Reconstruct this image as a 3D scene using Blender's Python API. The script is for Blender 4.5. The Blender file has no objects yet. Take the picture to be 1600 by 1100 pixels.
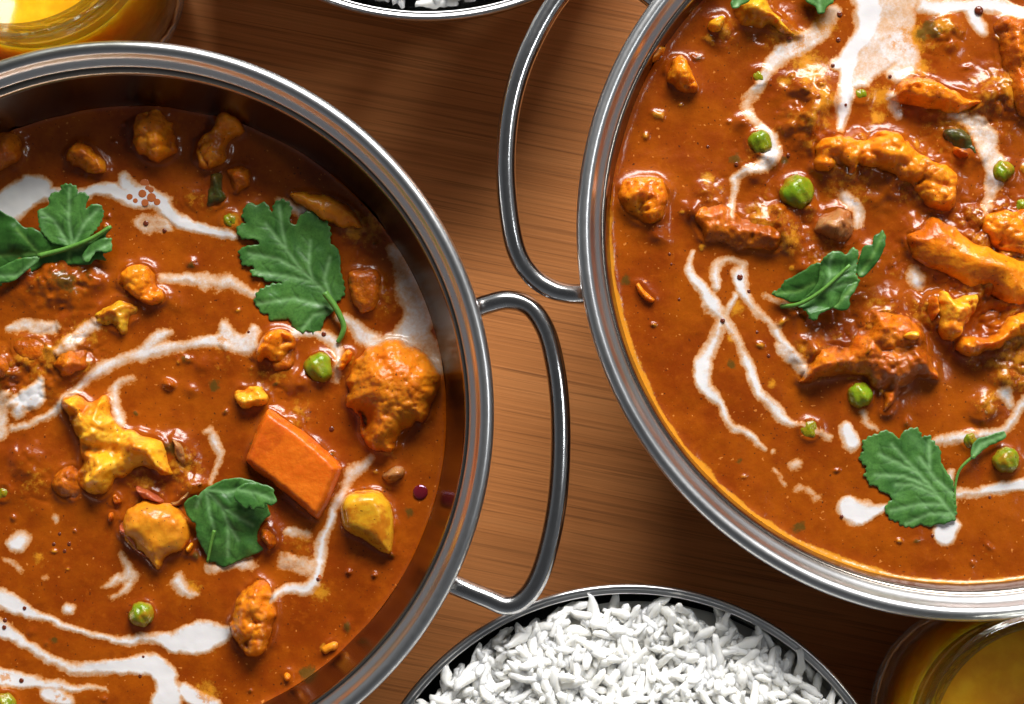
import bpy, bmesh, math, random
import numpy as np
from mathutils import Vector, Matrix, geometry

# ------------------------------------------------------------------ camera, world, light, exposure
scene = bpy.context.scene
COL = scene.collection
MM = 0.001
FPX = 2933.0                      # focal length in photograph pixels (1600 wide)
TILT = math.radians(4.0)
ZR = 0.058                        # height of a bowl rim above the table
DIST = 0.40
CT, ST = math.cos(TILT), math.sin(TILT)
CAM = np.array([0.0, -DIST * ST, ZR + DIST * CT])

cam_d = bpy.data.cameras.new('camera')
cam_d.sensor_width = 36.0
cam_d.lens = FPX * 36.0 / 1600.0
cam_d.clip_start = 0.01
cam_d.clip_end = 20.0
cam = bpy.data.objects.new('camera', cam_d)
cam.location = CAM
cam.rotation_euler = (TILT, 0, 0)
COL.objects.link(cam)
scene.camera = cam

world = bpy.data.worlds.new('World')
scene.world = world
world.use_nodes = True
bg = world.node_tree.nodes['Background']
# a dim room: pale walls all round, a darker ceiling
_wt = world.node_tree
_tc = _wt.nodes.new('ShaderNodeTexCoord')
_sx = _wt.nodes.new('ShaderNodeSeparateXYZ')
_mr = _wt.nodes.new('ShaderNodeMapRange')
_mx = _wt.nodes.new('ShaderNodeMix'); _mx.data_type = 'RGBA'
_wt.links.new(_tc.outputs['Generated'], _sx.inputs[0])
_wt.links.new(_sx.outputs['Z'], _mr.inputs[0])
_mr.inputs[1].default_value = 0.05; _mr.inputs[2].default_value = 0.85
_mx.inputs[6].default_value = (0.25, 0.265, 0.285, 1)
_mx.inputs[7].default_value = (0.06, 0.062, 0.066, 1)
_wt.links.new(_mr.outputs[0], _mx.inputs[0])
_wt.links.new(_mx.outputs[2], bg.inputs['Color'])
bg.inputs['Strength'].default_value = 0.85


def area_lamp(name, az, el, dist, sx, sy, power, color):
    # az: degrees east of north (north = up in the picture)
    d = bpy.data.lights.new(name, 'AREA')
    d.shape = 'RECTANGLE'
    d.size, d.size_y = sx, sy
    d.energy = power
    d.color = color
    o = bpy.data.objects.new(name, d)
    a, e = math.radians(az), math.radians(el)
    v = Vector((math.sin(a) * math.cos(e), math.cos(a) * math.cos(e), math.sin(e)))
    o.location = v * dist
    o.rotation_euler = v.to_track_quat('Z', 'Y').to_euler()
    COL.objects.link(o)
    return o


area_lamp('window_light', 10, 36, 1.3, 0.9, 0.42, 36, (1.0, 0.985, 0.96))
area_lamp('side_glint_lamp', 82, 52, 1.3, 0.12, 0.12, 1.5, (0.95, 0.98, 1.0))  # small lamp added to put glints on the steel handles

vs = scene.view_settings
vs.view_transform = 'Standard'
vs.look = 'None'
vs.exposure = 0.0
vs.gamma = 1.0
vs.use_curve_mapping = False

# ------------------------------------------------------------------ helpers
random.seed(7)


def W(px, py, z):
    """photograph pixel -> world point on the horizontal plane z"""
    px = np.asarray(px, float); py = np.asarray(py, float)
    dx = (px - 800) / FPX
    dy = -(py - 550) / FPX
    wy = dy * CT + ST
    wz = dy * ST - CT
    t = (z - CAM[2]) / wz
    return np.stack([CAM[0] + dx * t, CAM[1] + wy * t, np.zeros_like(t) + z], -1)


def W1(px, py, z):
    return Vector(W(px, py, z).tolist())


def pxlen(px, py, z):
    return float(W(px + 1, py, z)[0] - W(px, py, z)[0])


def zpts(pts, ox, oy, s):
    """points read off an enlarged crop -> photograph pixels"""
    return [(ox + x / s, oy + y / s) for x, y in pts]


_tabs = {}


def _tab(seed):
    if seed not in _tabs:
        _tabs[seed] = np.random.RandomState(seed).rand(256, 256)
    return _tabs[seed]


def vnoise(x, y, size, seed=0):
    """smooth value noise in -1..1, feature size in metres"""
    t = _tab(seed)
    u = x / size + 1000.37; v = y / size + 1000.71
    i = np.floor(u).astype(int); j = np.floor(v).astype(int)
    f = u - i; g = v - j
    f = f * f * f * (f * (f * 6 - 15) + 10); g = g * g * g * (g * (g * 6 - 15) + 10)
    a = t[i % 256, j % 256]; b = t[(i + 1) % 256, j % 256]
    c = t[i % 256, (j + 1) % 256]; d = t[(i + 1) % 256, (j + 1) % 256]
    return ((a * (1 - f) + b * f) * (1 - g) + (c * (1 - f) + d * f) * g) * 2 - 1


def fbm(x, y, size, seed=0, octv=3):
    r = 0; a = 1.0; n = 0
    for k in range(octv):
        r = r + a * vnoise(x, y, size, seed + k); n += a
        size *= 0.5; a *= 0.5
    return r / n


def voro(x, y, size, seed=0):
    """distance to the nearest random cell point, in cell units"""
    tx, ty = _tab(seed + 50), _tab(seed + 51)
    u = x / size + 1000.3; v = y / size + 1000.9
    i = np.floor(u).astype(int); j = np.floor(v).astype(int)
    best = np.full(u.shape, 9.0)
    for a in (-1, 0, 1):
        for b in (-1, 0, 1):
            ii, jj = i + a, j + b
            cx = ii + tx[ii % 256, jj % 256]; cy = jj + ty[ii % 256, jj % 256]
            best = np.minimum(best, np.hypot(u - cx, v - cy))
    return best


def sstep(a, b, x):
    t = np.clip((x - a) / (b - a), 0, 1)
    return t * t * (3 - 2 * t)


def chaikin(p, n=1, closed=True):
    p = np.asarray(p, float)
    for _ in range(n):
        q = np.roll(p, -1, 0)
        if closed:
            p = np.stack([p * .75 + q * .25, p * .25 + q * .75], 1).reshape(-1, p.shape[1])
        else:
            a, b = p[:-1], p[1:]
            m = np.stack([a * .75 + b * .25, a * .25 + b * .75], 1).reshape(-1, p.shape[1])
            p = np.vstack([p[:1], m, p[-1:]])
    return p


def poly_sd(x, y, poly):
    """signed distance to a polygon, positive inside"""
    d = np.full(x.shape, 1e9); ins = np.zeros(x.shape, bool)
    n = len(poly)
    for k in range(n):
        ax, ay = poly[k]; bx, by = poly[(k + 1) % n]
        ex, ey = bx - ax, by - ay
        L = ex * ex + ey * ey + 1e-18
        t = np.clip(((x - ax) * ex + (y - ay) * ey) / L, 0, 1)
        d = np.minimum(d, np.hypot(x - ax - t * ex, y - ay - t * ey))
        if ay != by:
            c = ((ay > y) != (by > y)) & (x < (bx - ax) * (y - ay) / (by - ay) + ax)
            ins ^= c
    return np.where(ins, d, -d)


def mesh_np(name, verts, faces, smooth=True, attrs=None):
    """faces: list of arrays (n,3) or (n,4)"""
    me = bpy.data.meshes.new(name)
    verts = np.asarray(verts, np.float32)
    me.vertices.add(len(verts)); me.vertices.foreach_set('co', verts.ravel())
    faces = [np.asarray(f, np.int32) for f in faces if len(f)]
    loops = np.concatenate([f.ravel() for f in faces])
    tot = np.concatenate([np.full(len(f), f.shape[1], np.int32) for f in faces])
    start = np.concatenate([[0], np.cumsum(tot)[:-1]]).astype(np.int32)
    me.loops.add(len(loops)); me.loops.foreach_set('vertex_index', loops)
    me.polygons.add(len(tot)); me.polygons.foreach_set('loop_start', start)
    try:
        me.polygons.foreach_set('loop_total', tot)
    except Exception:
        pass
    me.update(calc_edges=True)
    me.validate()
    if smooth:
        me.polygons.foreach_set('use_smooth', np.ones(len(me.polygons), bool))
    for k, v in (attrs or {}).items():
        a = me.attributes.new(k, 'FLOAT', 'POINT')
        a.data.foreach_set('value', np.asarray(v, np.float32))
    return me


def add(name, me, mat=None, parent=None, loc=None, label=None, cat=None, group=None, kind=None):
    o = bpy.data.objects.new(name, me)
    COL.objects.link(o)
    if mat is not None and me is not None and not me.materials:
        me.materials.append(mat)
    if parent is not None:
        o.parent = parent
    if loc is not None:
        o.location = loc
    tag(o, label, cat, group, kind)
    return o


def tag(o, label=None, cat=None, group=None, kind=None):
    if label: o['label'] = label
    if cat: o['category'] = cat
    if group: o['group'] = group
    if kind: o['kind'] = kind
    return o


def lathe(name, prof, seg=192, closed=True):
    """profile [(r,z)..] in metres round the z axis; closed = profile is a loop"""
    n = len(prof)
    a = np.linspace(0, 2 * math.pi, seg, endpoint=False)
    P = np.asarray(prof, float)
    V = np.stack([np.outer(np.cos(a), P[:, 0]), np.outer(np.sin(a), P[:, 0]),
                  np.tile(P[:, 1], (seg, 1))], -1).reshape(-1, 3)
    F = []
    m = n if closed else n - 1
    for j in range(m):
        k = (j + 1) % n
        i = np.arange(seg); i2 = (i + 1) % seg
        F.append(np.stack([i * n + j, i2 * n + j, i2 * n + k, i * n + k], 1))
    me = mesh_np(name, V, [np.concatenate(F)])
    bm = bmesh.new(); bm.from_mesh(me)
    bmesh.ops.remove_doubles(bm, verts=bm.verts, dist=1e-6)
    bmesh.ops.recalc_face_normals(bm, faces=bm.faces)
    bm.to_mesh(me); bm.free()
    me.polygons.foreach_set('use_smooth', np.ones(len(me.polygons), bool))
    return me


def spline(pts, n=10):
    """Catmull-Rom through 3-D points"""
    P = [Vector(p) for p in pts]
    P = [P[0] * 2 - P[1]] + P + [P[-1] * 2 - P[-2]]
    out = []
    for i in range(1, len(P) - 2):
        for k in range(n):
            t = k / n
            a, b, c, d = P[i - 1], P[i], P[i + 1], P[i + 2]
            out.append(0.5 * ((2 * b) + (c - a) * t + (2 * a - 5 * b + 4 * c - d) * t * t + (3 * b - a - 3 * c + d) * t ** 3))
    out.append(P[-2])
    return out


def tube(name, pts, rad, seg=16):
    n = len(pts)
    V = []; F = []
    up = Vector((0, 0, 1))
    for i, p in enumerate(pts):
        t = (pts[min(i + 1, n - 1)] - pts[max(i - 1, 0)]).normalized()
        s = t.cross(up)
        if s.length < 1e-6: s = Vector((1, 0, 0))
        s.normalize(); u = s.cross(t)
        r = rad(i / (n - 1)) if callable(rad) else (rad, rad)
        for k in range(seg):
            a = 2 * math.pi * k / seg
            V.append(p + s * (math.cos(a) * r[0]) + u * (math.sin(a) * r[1]))
    q = []
    for i in range(n - 1):
        for k in range(seg):
            k2 = (k + 1) % seg
            q.append((i * seg + k, i * seg + k2, (i + 1) * seg + k2, (i + 1) * seg + k))
    V.append(pts[0]); V.append(pts[-1])
    tr = []
    for k in range(seg):
        k2 = (k + 1) % seg
        tr.append((len(V) - 2, k2, k)); tr.append((len(V) - 1, (n - 1) * seg + k, (n - 1) * seg + k2))
    return mesh_np(name, [tuple(v) for v in V], [np.array(q), np.array(tr)])


# ------------------------------------------------------------------ materials
def new_mat(name):
    m = bpy.data.materials.new(name)
    m.use_nodes = True
    nt = m.node_tree
    b = nt.nodes['Principled BSDF']
    return m, nt, b


def nd(nt, typ, **kw):
    n = nt.nodes.new(typ)
    for k, v in kw.items():
        if k in n.inputs: n.inputs[k].default_value = v
        else: setattr(n, k, v)
    return n


def noise(nt, vec, scale, detail=3, rough=0.55):
    n = nd(nt, 'ShaderNodeTexNoise')
    n.inputs['Scale'].default_value = scale
    n.inputs['Detail'].default_value = detail
    n.inputs['Roughness'].default_value = rough
    nt.links.new(vec, n.inputs['Vector'])
    return n.outputs['Fac']


def mathn(nt, op, a, b=None, c=None, clamp=False):
    n = nt.nodes.new('ShaderNodeMath'); n.operation = op; n.use_clamp = clamp
    for i, v in enumerate((a, b, c)):
        if v is None: continue
        if isinstance(v, (int, float)): n.inputs[i].default_value = v
        else: nt.links.new(v, n.inputs[i])
    return n.outputs[0]


def mixc(nt, fac, a, b):
    n = nt.nodes.new('ShaderNodeMix'); n.data_type = 'RGBA'
    for sock, v in ((n.inputs[0], fac), (n.inputs[6], a), (n.inputs[7], b)):
        if isinstance(v, (int, float)): sock.default_value = v
        elif isinstance(v, tuple): sock.default_value = v + (1,) if len(v) == 3 else v
        else: nt.links.new(v, sock)
    return n.outputs[2]


def ramp(nt, fac, stops, interp='LINEAR'):
    n = nt.nodes.new('ShaderNodeValToRGB')
    n.color_ramp.interpolation = interp
    e = n.color_ramp.elements
    while len(e) > 1: e.remove(e[0])
    for i, (p, c) in enumerate(stops):
        x = e[0] if i == 0 else e.new(p)
        x.position = p; x.color = tuple(c) + (1,) if len(c) == 3 else c
    nt.links.new(fac, n.inputs[0])
    return n.outputs[0]


def maprange(nt, v, a, b, c=0.0, d=1.0, smooth=True):
    n = nt.nodes.new('ShaderNodeMapRange')
    if smooth: n.interpolation_type = 'SMOOTHSTEP'
    for i, k in ((1, a), (2, b), (3, c), (4, d)): n.inputs[i].default_value = k
    nt.links.new(v, n.inputs[0])
    return n.outputs[0]


def bump(nt, h, strength, dist):
    n = nt.nodes.new('ShaderNodeBump')
    n.inputs['Strength'].default_value = strength
    n.inputs['Distance'].default_value = dist
    nt.links.new(h, n.inputs['Height'])
    return n.outputs[0]


def position(nt):
    return nt.nodes.new('ShaderNodeNewGeometry').outputs['Position']


def attr(nt, name):
    n = nt.nodes.new('ShaderNodeAttribute'); n.attribute_name = name
    return n.outputs['Fac']


def steel(name, rough=0.17, base=0.60, warm=1.0):
    m, nt, b = new_mat(name)
    P = nt.nodes.new('ShaderNodeTexCoord').outputs['Object']
    mp = nd(nt, 'ShaderNodeMapping'); mp.inputs['Scale'].default_value = (1, 1, 6)
    nt.links.new(P, mp.inputs[0])
    n1 = noise(nt, P, 60, 4)
    n2 = noise(nt, mp.outputs[0], 900, 2)
    r = mathn(nt, 'MULTIPLY_ADD', n1, 0.12, rough - 0.06)
    r = mathn(nt, 'MULTIPLY_ADD', n2, 0.08, r)
    nt.links.new(r, b.inputs['Roughness'])
    nt.links.new(mixc(nt, n1, (base * .93, base * .92 * warm, base * .92 * warm ** 2), (base * 1.05, base * 1.05 * warm, base * 1.04 * warm ** 2)), b.inputs['Base Color'])
    b.inputs['Metallic'].default_value = 1.0
    nt.links.new(bump(nt, n2, 0.03, 0.0002), b.inputs['Normal'])
    return m


M = {}
M['steel'] = steel('brushed_steel')
M['steel_shade_tinted'] = steel('shade_tinted_steel', 0.16, 0.27, 0.86)  # darkened and browned for the inner wall's shade and curry reflections, plus oil film
M['steel_rim'] = steel('polished_steel_rim', 0.27, 0.62)
M['steel_wire'] = steel('steel_wire', 0.15, 0.56)


def mat_wood():
    m, nt, b = new_mat('bamboo_wood')
    P = position(nt)
    mp = nd(nt, 'ShaderNodeMapping', vector_type='TEXTURE')
    mp.inputs['Rotation'].default_value = (0, 0, math.radians(-11))
    nt.links.new(P, mp.inputs[0])
    def st(sx, sy):
        q = nd(nt, 'ShaderNodeMapping'); q.inputs['Scale'].default_value = (sx, sy, 1)
        nt.links.new(mp.outputs[0], q.inputs[0]); return q.outputs[0]
    wide = noise(nt, st(5, 90), 1, 4, 0.6)
    fine = noise(nt, st(14, 1500), 1, 3, 0.6)
    dash = noise(nt, st(20, 1300), 1, 2, 0.5)
    dash2 = noise(nt, st(9, 700), 1, 2, 0.5)
    c = ramp(nt, wide, [(0.30, (0.56, 0.205, 0.058)), (0.55, (0.65, 0.250, 0.075)), (0.75, (0.71, 0.290, 0.094))])
    f = maprange(nt, fine, 0.35, 0.70)
    c = mixc(nt, mathn(nt, 'MULTIPLY', f, 0.45), c, (0.36, 0.13, 0.038))
    d = maprange(nt, dash, 0.58, 0.66)
    c = mixc(nt, mathn(nt, 'MULTIPLY', d, 0.36), c, (0.12, 0.045, 0.016))
    d2 = maprange(nt, dash2, 0.58, 0.64)
    c = mixc(nt, mathn(nt, 'MULTIPLY', d2, 0.26), c, (0.12, 0.045, 0.018))
    nt.links.new(c, b.inputs['Base Color'])
    nt.links.new(mathn(nt, 'MULTIPLY_ADD', fine, 0.2, 0.38), b.inputs['Roughness'])
    b.inputs['Specular IOR Level'].default_value = 0.2
    nt.links.new(bump(nt, mathn(nt, 'ADD', fine, dash), 0.25, 0.0003), b.inputs['Normal'])
    return m


M['wood'] = mat_wood()


def sauce_color(nt, P):
    big = noise(nt, P, 90, 5, 0.65)
    mid = noise(nt, P, 330, 4, 0.65)
    c = mixc(nt, maprange(nt, big, 0.3, 0.7), (0.215, 0.033, 0.001), (0.335, 0.070, 0.0018))
    c = mixc(nt, mathn(nt, 'MULTIPLY', maprange(nt, mid, 0.55, 0.75), 0.35), c, (0.43, 0.10, 0.004))
    c = mixc(nt, mathn(nt, 'MULTIPLY', maprange(nt, mid, 0.45, 0.25), 0.4), c, (0.20, 0.034, 0.002))
    sp = noise(nt, P, 1500, 1, 0.4)
    c = mixc(nt, mathn(nt, 'MULTIPLY', maprange(nt, sp, 0.71, 0.77), 0.8), c, (0.05, 0.014, 0.005))
    sp2 = noise(nt, P, 1100, 1, 0.4)
    c = mixc(nt, mathn(nt, 'MULTIPLY', maprange(nt, sp2, 0.72, 0.78), 0.7), c, (0.65, 0.22, 0.04))
    return c


def cream_over(nt, P, base):
    v = attr(nt, 'cream')
    n1 = noise(nt, P, 1100, 4, 0.7)
    n2 = noise(nt, P, 330, 3, 0.6)
    j = mathn(nt, 'MULTIPLY_ADD', mathn(nt, 'SUBTRACT', n1, 0.5), 1.25, v)
    j = mathn(nt, 'MULTIPLY_ADD', mathn(nt, 'SUBTRACT', n2, 0.5), 1.0, j)
    fac = maprange(nt, j, -0.30, 1.45, smooth=False)
    halo = mixc(nt, mathn(nt, 'MULTIPLY', maprange(nt, fac, 0.0, 0.16), 0.55), base, (0.60, 0.21, 0.025))
    c = mixc(nt, maprange(nt, fac, 0.06, 0.44), halo, (0.60, 0.37, 0.22))
    c = mixc(nt, maprange(nt, fac, 0.36, 0.86), c, (0.70, 0.675, 0.675))
    return c, fac


def mat_sauce():
    m, nt, b = new_mat('curry_sauce')
    P = position(nt)
    c = sauce_color(nt, P)
    o = attr(nt, 'oil')
    on = noise(nt, P, 700, 4, 0.7)
    of = maprange(nt, mathn(nt, 'MULTIPLY_ADD', mathn(nt, 'SUBTRACT', on, 0.5), 1.6, o), 0.2, 0.8)
    c = mixc(nt, of, c, (0.50, 0.20, 0.012))
    hb = maprange(nt, mathn(nt, 'MULTIPLY_ADD', mathn(nt, 'SUBTRACT', on, 0.5), 1.6, attr(nt, 'herb')), 0.25, 0.8)
    c = mixc(nt, mathn(nt, 'MULTIPLY', hb, 0.8), c, (0.075, 0.05, 0.007))
    c, fac = cream_over(nt, P, c)
    # oil beads rising through the cream
    o2 = noise(nt, P, 520, 4, 0.75)
    of2 = maprange(nt, mathn(nt, 'MULTIPLY_ADD', mathn(nt, 'SUBTRACT', o2, 0.5), 2.4, o), 0.45, 0.85)
    c = mixc(nt, mathn(nt, 'MULTIPLY', of2, 0.75), c, (0.60, 0.22, 0.012))
    nt.links.new(c, b.inputs['Base Color'])
    b.inputs['Roughness'].default_value = 0.20
    b.inputs['IOR'].default_value = 1.42
    b.inputs['Subsurface Weight'].default_value = 0.08
    b.inputs['Subsurface Radius'].default_value = (1.0, 0.4, 0.15)
    b.inputs['Subsurface Scale'].default_value = 0.0015
    h = mathn(nt, 'MULTIPLY_ADD', noise(nt, P, 1300, 3, 0.6), 0.35, noise(nt, P, 420, 3, 0.6))
    h = mathn(nt, 'MULTIPLY', h, mathn(nt, 'MULTIPLY_ADD', fac, -0.75, 1.0))
    nt.links.new(bump(nt, h, 0.18, 0.0006), b.inputs['Normal'])
    return m


M['sauce'] = mat_sauce()


def mat_veg(name, ca, cb, coat, amount=0.5, rough=0.19, bstr=0.42, spec=True, sss=0.5, nscale=260, stain=0.45):
    """vegetable flesh (ca..cb) with curry sauce clinging to it"""
    m, nt, b = new_mat(name)
    P = position(nt)
    n1 = noise(nt, P, nscale, 4, 0.6)
    n2 = noise(nt, P, 130, 3, 0.6)
    n3 = noise(nt, P, 900, 3, 0.6)
    c = mixc(nt, maprange(nt, n1, 0.3, 0.7), ca, cb)
    # turmeric-orange staining in uneven patches
    c = mixc(nt, mathn(nt, 'MULTIPLY', maprange(nt, noise(nt, P, 190, 4, 0.7), 0.42, 0.62), stain), c, tuple(a * 0.45 + b_ * 0.55 for a, b_ in zip(ca, coat)))
    sc = maprange(nt, mathn(nt, 'MULTIPLY_ADD', n3, 0.25, n2), 0.85 - amount * 0.6, 1.02 - amount * 0.6)
    # sauce gathers where the piece meets the surface (attribute: height above it, 0..1)
    lo = maprange(nt, mathn(nt, 'MULTIPLY_ADD', mathn(nt, 'SUBTRACT', n3, 0.5), 0.5, attr(nt, 'rise')), 0.80, 0.15)
    sc = mathn(nt, 'MAXIMUM', mathn(nt, 'MULTIPLY', sc, 0.85), lo)
    c = mixc(nt, sc, c, coat)
    if spec:
        sp = noise(nt, P, 1400, 1, 0.4)
        c = mixc(nt, mathn(nt, 'MULTIPLY', maprange(nt, sp, 0.71, 0.77), 0.8), c, (0.06, 0.018, 0.006))
    c, fac = cream_over(nt, P, c)
    nt.links.new(c, b.inputs['Base Color'])
    b.inputs['Roughness'].default_value = rough
    b.inputs['IOR'].default_value = 1.42
    b.inputs['Subsurface Weight'].default_value = sss
    b.inputs['Subsurface Radius'].default_value = (1.0, 0.5, 0.2)
    b.inputs['Subsurface Scale'].default_value = 0.0025
    h = mathn(nt, 'MULTIPLY_ADD', noise(nt, P, 1800, 3, 0.6), 0.4, noise(nt, P, 650, 3, 0.6))
    nt.links.new(bump(nt, h, bstr, 0.0006), b.inputs['Normal'])
    return m


SAUCE = (0.30, 0.057, 0.0025)
M['cauli'] = mat_veg('curried_cauliflower', (0.78, 0.20, 0.004), (0.86, 0.33, 0.014), (0.48, 0.092, 0.003), 0.42)
M['cauli_yellow'] = mat_veg('yellow_cauliflower', (0.84, 0.34, 0.006), (0.88, 0.50, 0.04), (0.62, 0.135, 0.004), 0.38)
M['cauli_brown'] = mat_veg('roasted_cauliflower', (0.68, 0.205, 0.006), (0.54, 0.165, 0.010), (0.64, 0.145, 0.003), 0.42, rough=0.30)
M['coated'] = mat_veg('sauce_coated_vegetable', (0.50, 0.095, 0.003), (0.74, 0.23, 0.009), SAUCE, 0.46, rough=0.15, bstr=0.55)
M['potato'] = mat_veg('yellow_potato', (0.70, 0.36, 0.012), (0.74, 0.43, 0.03), (0.50, 0.13, 0.004), 0.42, rough=0.22, bstr=0.12)
M['potato_orange'] = mat_veg('stained_potato', (0.70, 0.23, 0.008), (0.76, 0.32, 0.018), (0.48, 0.105, 0.004), 0.34, rough=0.3, bstr=0.2)
M['carrot'] = mat_veg('carrot', (0.68, 0.130, 0.004), (0.78, 0.185, 0.009), (0.55, 0.09, 0.004), 0.42, rough=0.33, bstr=0.28, spec=False)
M['onion'] = mat_veg('translucent_onion', (0.34, 0.14, 0.04), (0.45, 0.24, 0.09), (0.32, 0.085, 0.014), 0.4, rough=0.15, bstr=0.5)
M['red_onion'] = mat_veg('red_onion_skin', (0.36, 0.06, 0.02), (0.50, 0.16, 0.08), (0.34, 0.07, 0.012), 0.35, rough=0.18, bstr=0.5)
M['pepper'] = mat_veg('green_pepper', (0.030, 0.042, 0.008), (0.075, 0.085, 0.014), (0.16, 0.045, 0.008), 0.4, rough=0.25, bstr=0.4)
M['pea'] = mat_veg('green_pea', (0.12, 0.225, 0.006), (0.23, 0.32, 0.012), (0.34, 0.16, 0.006), 0.40, rough=0.18, bstr=0.3)


def mat_leaf(name, ca, cb, vein):
    m, nt, b = new_mat(name)
    P = position(nt)
    n1 = noise(nt, P, 200, 4, 0.65)
    n2 = noise(nt, P, 1900, 3, 0.6)
    c = mixc(nt, maprange(nt, n1, 0.3, 0.7), ca, cb)
    c = mixc(nt, mathn(nt, 'MULTIPLY', maprange(nt, n2, 0.4, 0.75), 0.45), c, tuple(x * 0.6 for x in ca))
    vo = nd(nt, 'ShaderNodeTexVoronoi', feature='DISTANCE_TO_EDGE'); vo.inputs['Scale'].default_value = 900
    nt.links.new(P, vo.inputs['Vector'])
    net = maprange(nt, vo.outputs['Distance'], 0.10, 0.0)
    c = mixc(nt, mathn(nt, 'MAXIMUM', mathn(nt, 'MULTIPLY', net, 0.14), mathn(nt, 'MULTIPLY', attr(nt, 'vein_fine'), 0.6)), c, tuple(x * 0.5 for x in ca))
    v = attr(nt, 'vein')
    c = mixc(nt, mathn(nt, 'MULTIPLY', v, 0.85), c, vein)
    nt.links.new(c, b.inputs['Base Color'])
    b.inputs['Roughness'].default_value = 0.42
    b.inputs['Specular IOR Level'].default_value = 0.4
    b.inputs['Subsurface Weight'].default_value = 0.12
    b.inputs['Subsurface Radius'].default_value = (0.4, 1.0, 0.3)
    b.inputs['Subsurface Scale'].default_value = 0.0008
    h = mathn(nt, 'MULTIPLY_ADD', noise(nt, P, 700, 3, 0.6), 0.7, mathn(nt, 'MULTIPLY', n2, 0.4))
    nt.links.new(bump(nt, mathn(nt, 'MULTIPLY_ADD', attr(nt, 'vein_fine'), -0.5, h), 0.16, 0.0005), b.inputs['Normal'])
    return m


M['leaf'] = mat_leaf('coriander_leaf', (0.036, 0.128, 0.020), (0.085, 0.225, 0.040), (0.17, 0.34, 0.12))
M['leaf_glossy'] = mat_leaf('coriander_leaf_topside', (0.028, 0.105, 0.014), (0.045, 0.150, 0.020), (0.12, 0.26, 0.05))
M['leaf_stem'] = mat_leaf('coriander_stem', (0.10, 0.26, 0.035), (0.14, 0.32, 0.05), (0.13, 0.30, 0.085))


def mat_rice():
    m, nt, b = new_mat('cooked_rice')
    P = position(nt)
    n1 = noise(nt, P, 160, 3, 0.5)
    c = mixc(nt, n1, (0.88, 0.86, 0.79), (0.91, 0.90, 0.87))
    nt.links.new(c, b.inputs['Base Color'])
    b.inputs['Roughness'].default_value = 0.33
    b.inputs['Subsurface Weight'].default_value = 0.8
    b.inputs['Subsurface Radius'].default_value = (1.0, 0.95, 0.85)
    b.inputs['Subsurface Scale'].default_value = 0.002
    nt.links.new(bump(nt, noise(nt, P, 900, 3, 0.6), 0.2, 0.0004), b.inputs['Normal'])
    return m


M['rice'] = mat_rice()


def mat_glass():
    # thin clear wall: lets light straight through, mirrors at grazing angles
    m, nt, b = new_mat('clear_glass')
    P = nt.nodes.new('ShaderNodeTexCoord').outputs['Object']
    nrm = bump(nt, noise(nt, P, 140, 2, 0.5), 0.35, 0.002)
    tr = nd(nt, 'ShaderNodeBsdfTransparent'); tr.inputs['Color'].default_value = (0.93, 0.94, 0.90, 1)
    gl = nd(nt, 'ShaderNodeBsdfGlossy'); gl.inputs['Roughness'].default_value = 0.06
    fr = nd(nt, 'ShaderNodeFresnel'); fr.inputs['IOR'].default_value = 1.5
    mx = nd(nt, 'ShaderNodeMixShader')
    nt.links.new(nrm, gl.inputs['Normal']); nt.links.new(nrm, fr.inputs['Normal'])
    nt.links.new(mathn(nt, 'MULTIPLY_ADD', fr.outputs[0], 0.75, 0.0, clamp=True), mx.inputs[0])
    nt.links.new(tr.outputs[0], mx.inputs[1]); nt.links.new(gl.outputs[0], mx.inputs[2])
    nt.links.new(mx.outputs[0], nt.nodes['Material Output'].inputs['Surface'])
    return m


def mat_drink():
    m, nt, b = new_mat('amber_drink')
    b.inputs['Base Color'].default_value = (0.92, 0.44, 0.03, 1)
    b.inputs['Roughness'].default_value = 0.08
    b.inputs['IOR'].default_value = 1.34
    b.inputs['Transmission Weight'].default_value = 0.10
    b.inputs['Subsurface Weight'].default_value = 0.85
    b.inputs['Subsurface Radius'].default_value = (1.0, 0.55, 0.06)
    b.inputs['Subsurface Scale'].default_value = 0.02
    P = position(nt)
    c = mixc(nt, maprange(nt, noise(nt, P, 180, 4, 0.6), 0.3, 0.75), (0.74, 0.33, 0.006), (0.88, 0.47, 0.015))
    nt.links.new(c, b.inputs['Base Color'])
    return m


M['glass'] = mat_glass()
M['drink'] = mat_drink()


def mat_plain(name, col, rough, **kw):
    m, nt, b = new_mat(name)
    P = position(nt)
    n = noise(nt, P, 500, 2)
    nt.links.new(mixc(nt, n, tuple(x * .85 for x in col), tuple(min(1, x * 1.15) for x in col)), b.inputs['Base Color'])
    b.inputs['Roughness'].default_value = rough
    for k, v in kw.items(): b.inputs[k].default_value = v
    return m


M['bubble'] = mat_plain('dark_bubble', (0.13, 0.026, 0.010), 0.06)
M['bubble_violet'] = mat_plain('violet_sheen_bubble', (0.15, 0.022, 0.012), 0.04, **{'Coat Weight': 1.0, 'Coat Tint': (0.8, 0.3, 1.0, 1)})
M['oil_drop'] = mat_plain('red_oil_drop', (0.44, 0.12, 0.035), 0.12)

# ------------------------------------------------------------------ the table
tb = bpy.data.meshes.new('table_top')
bm = bmesh.new()
bmesh.ops.create_cube(bm, size=1.0)
bmesh.ops.scale(bm, vec=(1.3, 1.0, 0.03), verts=bm.verts)
bmesh.ops.translate(bm, vec=(0, 0, -0.015), verts=bm.verts)
bmesh.ops.bevel(bm, geom=[e for e in bm.edges], offset=0.003, segments=3, affect='EDGES')
bm.to_mesh(tb); bm.free()
add('table_top', tb, M['wood'], kind='structure', label='warm brown bamboo table top with fine dark grain', cat='table')


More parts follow.
